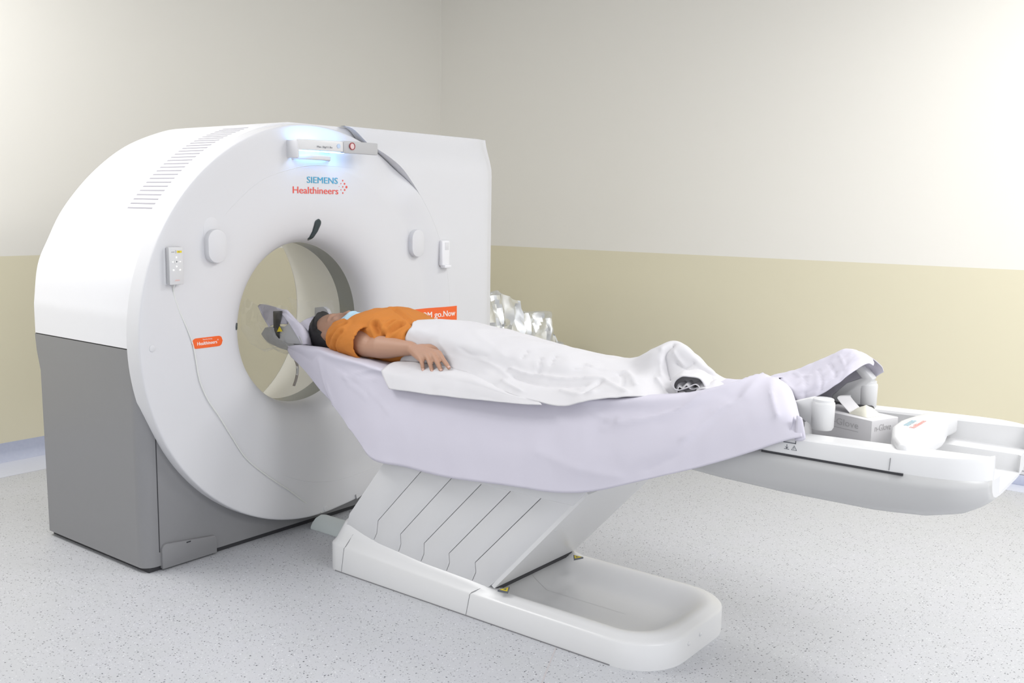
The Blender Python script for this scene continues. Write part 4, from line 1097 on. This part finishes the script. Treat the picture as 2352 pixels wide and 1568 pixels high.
net = [
    [(0.021,0.760,0.918),(-0.062,0.860,0.918),(-0.072,0.920,0.928),(-0.019,0.925,0.944),(0.021,0.930,0.952)],
    [(0.026,0.760,0.892),(-0.033,0.850,0.890),(-0.044,0.910,0.900),(-0.008,0.920,0.917),(0.026,0.925,0.936)],
    [(0.031,0.780,0.860),(-0.005,0.840,0.859),(-0.021,0.900,0.867),(0.011,0.910,0.889),(0.037,0.920,0.913)],
    [(0.041,0.800,0.828),(0.035,0.830,0.832),(0.024,0.880,0.838),(0.036,0.900,0.857),(0.059,0.910,0.889)],
]
drape(mb, net, 30, 30, .003, 14, 8)
tw = mb.build('towel', M_sheet, None, sharp=180); solid(tw, .004)
tag(tw, 'folded lavender cloth lining the head holder behind the hair of the person', 'towel')
# near wing pad with its sticker, far wing pad
def slab(pts, dy, material, name, parent):
    n = len(pts); P = [Vector(p) for p in pts]
    return MB().prism(list(range(n)), lambda i: P[i], lambda i: P[i] + Vector((0, dy, 0))).build(name, material, parent, bevel=.003)
wg = slab([(-0.106,0.690,0.888),(-0.062,0.690,0.905),(0.002,0.690,0.907),(0.036,0.690,0.925),(0.108,0.690,0.870),(0.122,0.690,0.842),(0.037,0.690,0.837),(-0.034,0.690,0.847),(-0.086,0.690,0.865)], .012, M_midgrey, 'holder_wing', HH)
slab([(-0.060,0.688,0.970),(0.000,0.688,0.975),(-0.006,0.688,0.948),(-0.019,0.688,0.915),(-0.023,0.688,0.852),(-0.043,0.688,0.866),(-0.060,0.688,0.898)], -.006, M_black, 'wing_pad', wg)
slab([(-0.031,0.679,0.883),(-0.013,0.679,0.909),(0.006,0.679,0.888)], -.001, M_yellow, 'warning_triangle', wg)
slab([(-0.077,0.930,0.966),(-0.019,0.930,0.975),(0.004,0.930,0.965),(0.024,0.930,0.937),(-0.011,0.930,0.914),(-0.078,0.930,0.903)], .02, M_midgrey, 'holder_wing', HH)
# clear plastic film wrapped round the holder
mb = MB(); rr = []
for i in range(26):
    x = -.27 + .30 * i / 25; r = []
    for k in range(40):
        a = math.radians(-215 + 250 * k / 39); ra = .142 + .03 * smooth01((a + math.radians(200)) / -1.0) 
        p = Vector((x, YT + ra * math.cos(a), .915 + ra * math.sin(a)))
        r.append(p + crumple(p, .020, 14, 2) + crumple(p, .008, 40, 4))
    rr.append(r)
film = MB().rows(rr).build('plastic_film', M_film, None, sharp=12)
tag(film, 'clear crinkled plastic film wrapped around the grey head holder', 'plastic film')
# hanging strap
pts = [(-0.059,0.800,0.744), (-0.045,0.800,0.718), (-0.046,0.800,0.689), (-0.055,0.800,0.658), (-0.071,0.800,0.625)]
P = spline(pts, 20); rr = []
for i, p in enumerate(P):
    wv = Vector((.008, .0, 0)) * 1.0
    rr.append([p - wv, p + wv])
sp_ = solid(MB().rows(rr).build('strap', M_strap, None), .002)
tag(sp_, 'short grey webbing strap with white label hanging below the table head inside the bore', 'strap')
solid(MB().rows([[Vector(q) + Vector((0, -.002, 0)) for q in r] for r in rr[5:13]]).build('strap_label', M_letter, sp_), .001)
MB().box(P[9].x - .001, P[9].x + .001, P[9].y - .0038, P[9].y - .003, P[11].z, P[7].z).build('label_print', M_ink, sp_)

# ================================================================== GLOVE BOX on the table tail
GB = tag(empty('glove_box', (2.40, .86, .7615)), 'open white cardboard box of disposable gloves in the tray behind the handle', 'glove box')
u = Vector((-.94, .342, 0)); v = Vector((.342, .94, 0)); K0 = Vector((2.468,0.775,0.843)); Lx, Ly, Hz = .215, .118, K0.z - .7615; K0.z = .7615
def gb(a, c, h): return K0 + u * a + v * c + Vector((0, 0, h))
MB().add([gb(a, c, h) for a in (0, Lx) for c in (0, Ly) for h in (0, Hz)], [(0, 1, 3, 2), (4, 6, 7, 5), (0, 4, 5, 1), (2, 3, 7, 6), (0, 2, 6, 4), (1, 5, 7, 3)]).build('carton', M_card, GB, bevel=.0012)
fl_ = []
for k in range(12):
    t = k / 11; fl_.append([gb(.10 + .012 * math.sin(math.pi * q), .03 + .06 * q, Hz + .0008) + u * (.05 * math.sin(t * 1.9)) + Vector((0, 0, .040 * math.sin(t * 1.6))) for q in (0, .25, .5, .75, 1)])
solid(MB().rows(fl_).build('top_flap', M_card, GB), .0012)
gr = []
for i in range(13):
    r = []
    for j in range(13):
        a, c = i / 12, j / 12; e = math.sin(math.pi * a) * math.sin(math.pi * c)
        p = gb(.035 + .07 * a, .025 + .07 * c, Hz + .0005 + .026 * e ** .7)
        r.append(p + crumple(p, .004 * e, 60, 3))
    gr.append(r)
MB().rows(gr).build('glove', M_latex, GB, sharp=60)
text('lettering', 'n-Glove', gb(.150, -.0004, Hz - .032), -u, (0, 0, 1), .019, M_emboss, GB, width=.105)
text('lettering', 'n-Glove', gb(-.0004, .014, Hz - .032), v, (0, 0, 1), .019, M_emboss, GB, width=.072)
MB().prism([(.150, Hz - .042), (.045, Hz - .042), (.045, Hz - .040), (.150, Hz - .040)], lambda p: gb(p[0], -.0004, p[1]), lambda p: gb(p[0], .001, p[1])).build('printed_line', M_emboss, GB)
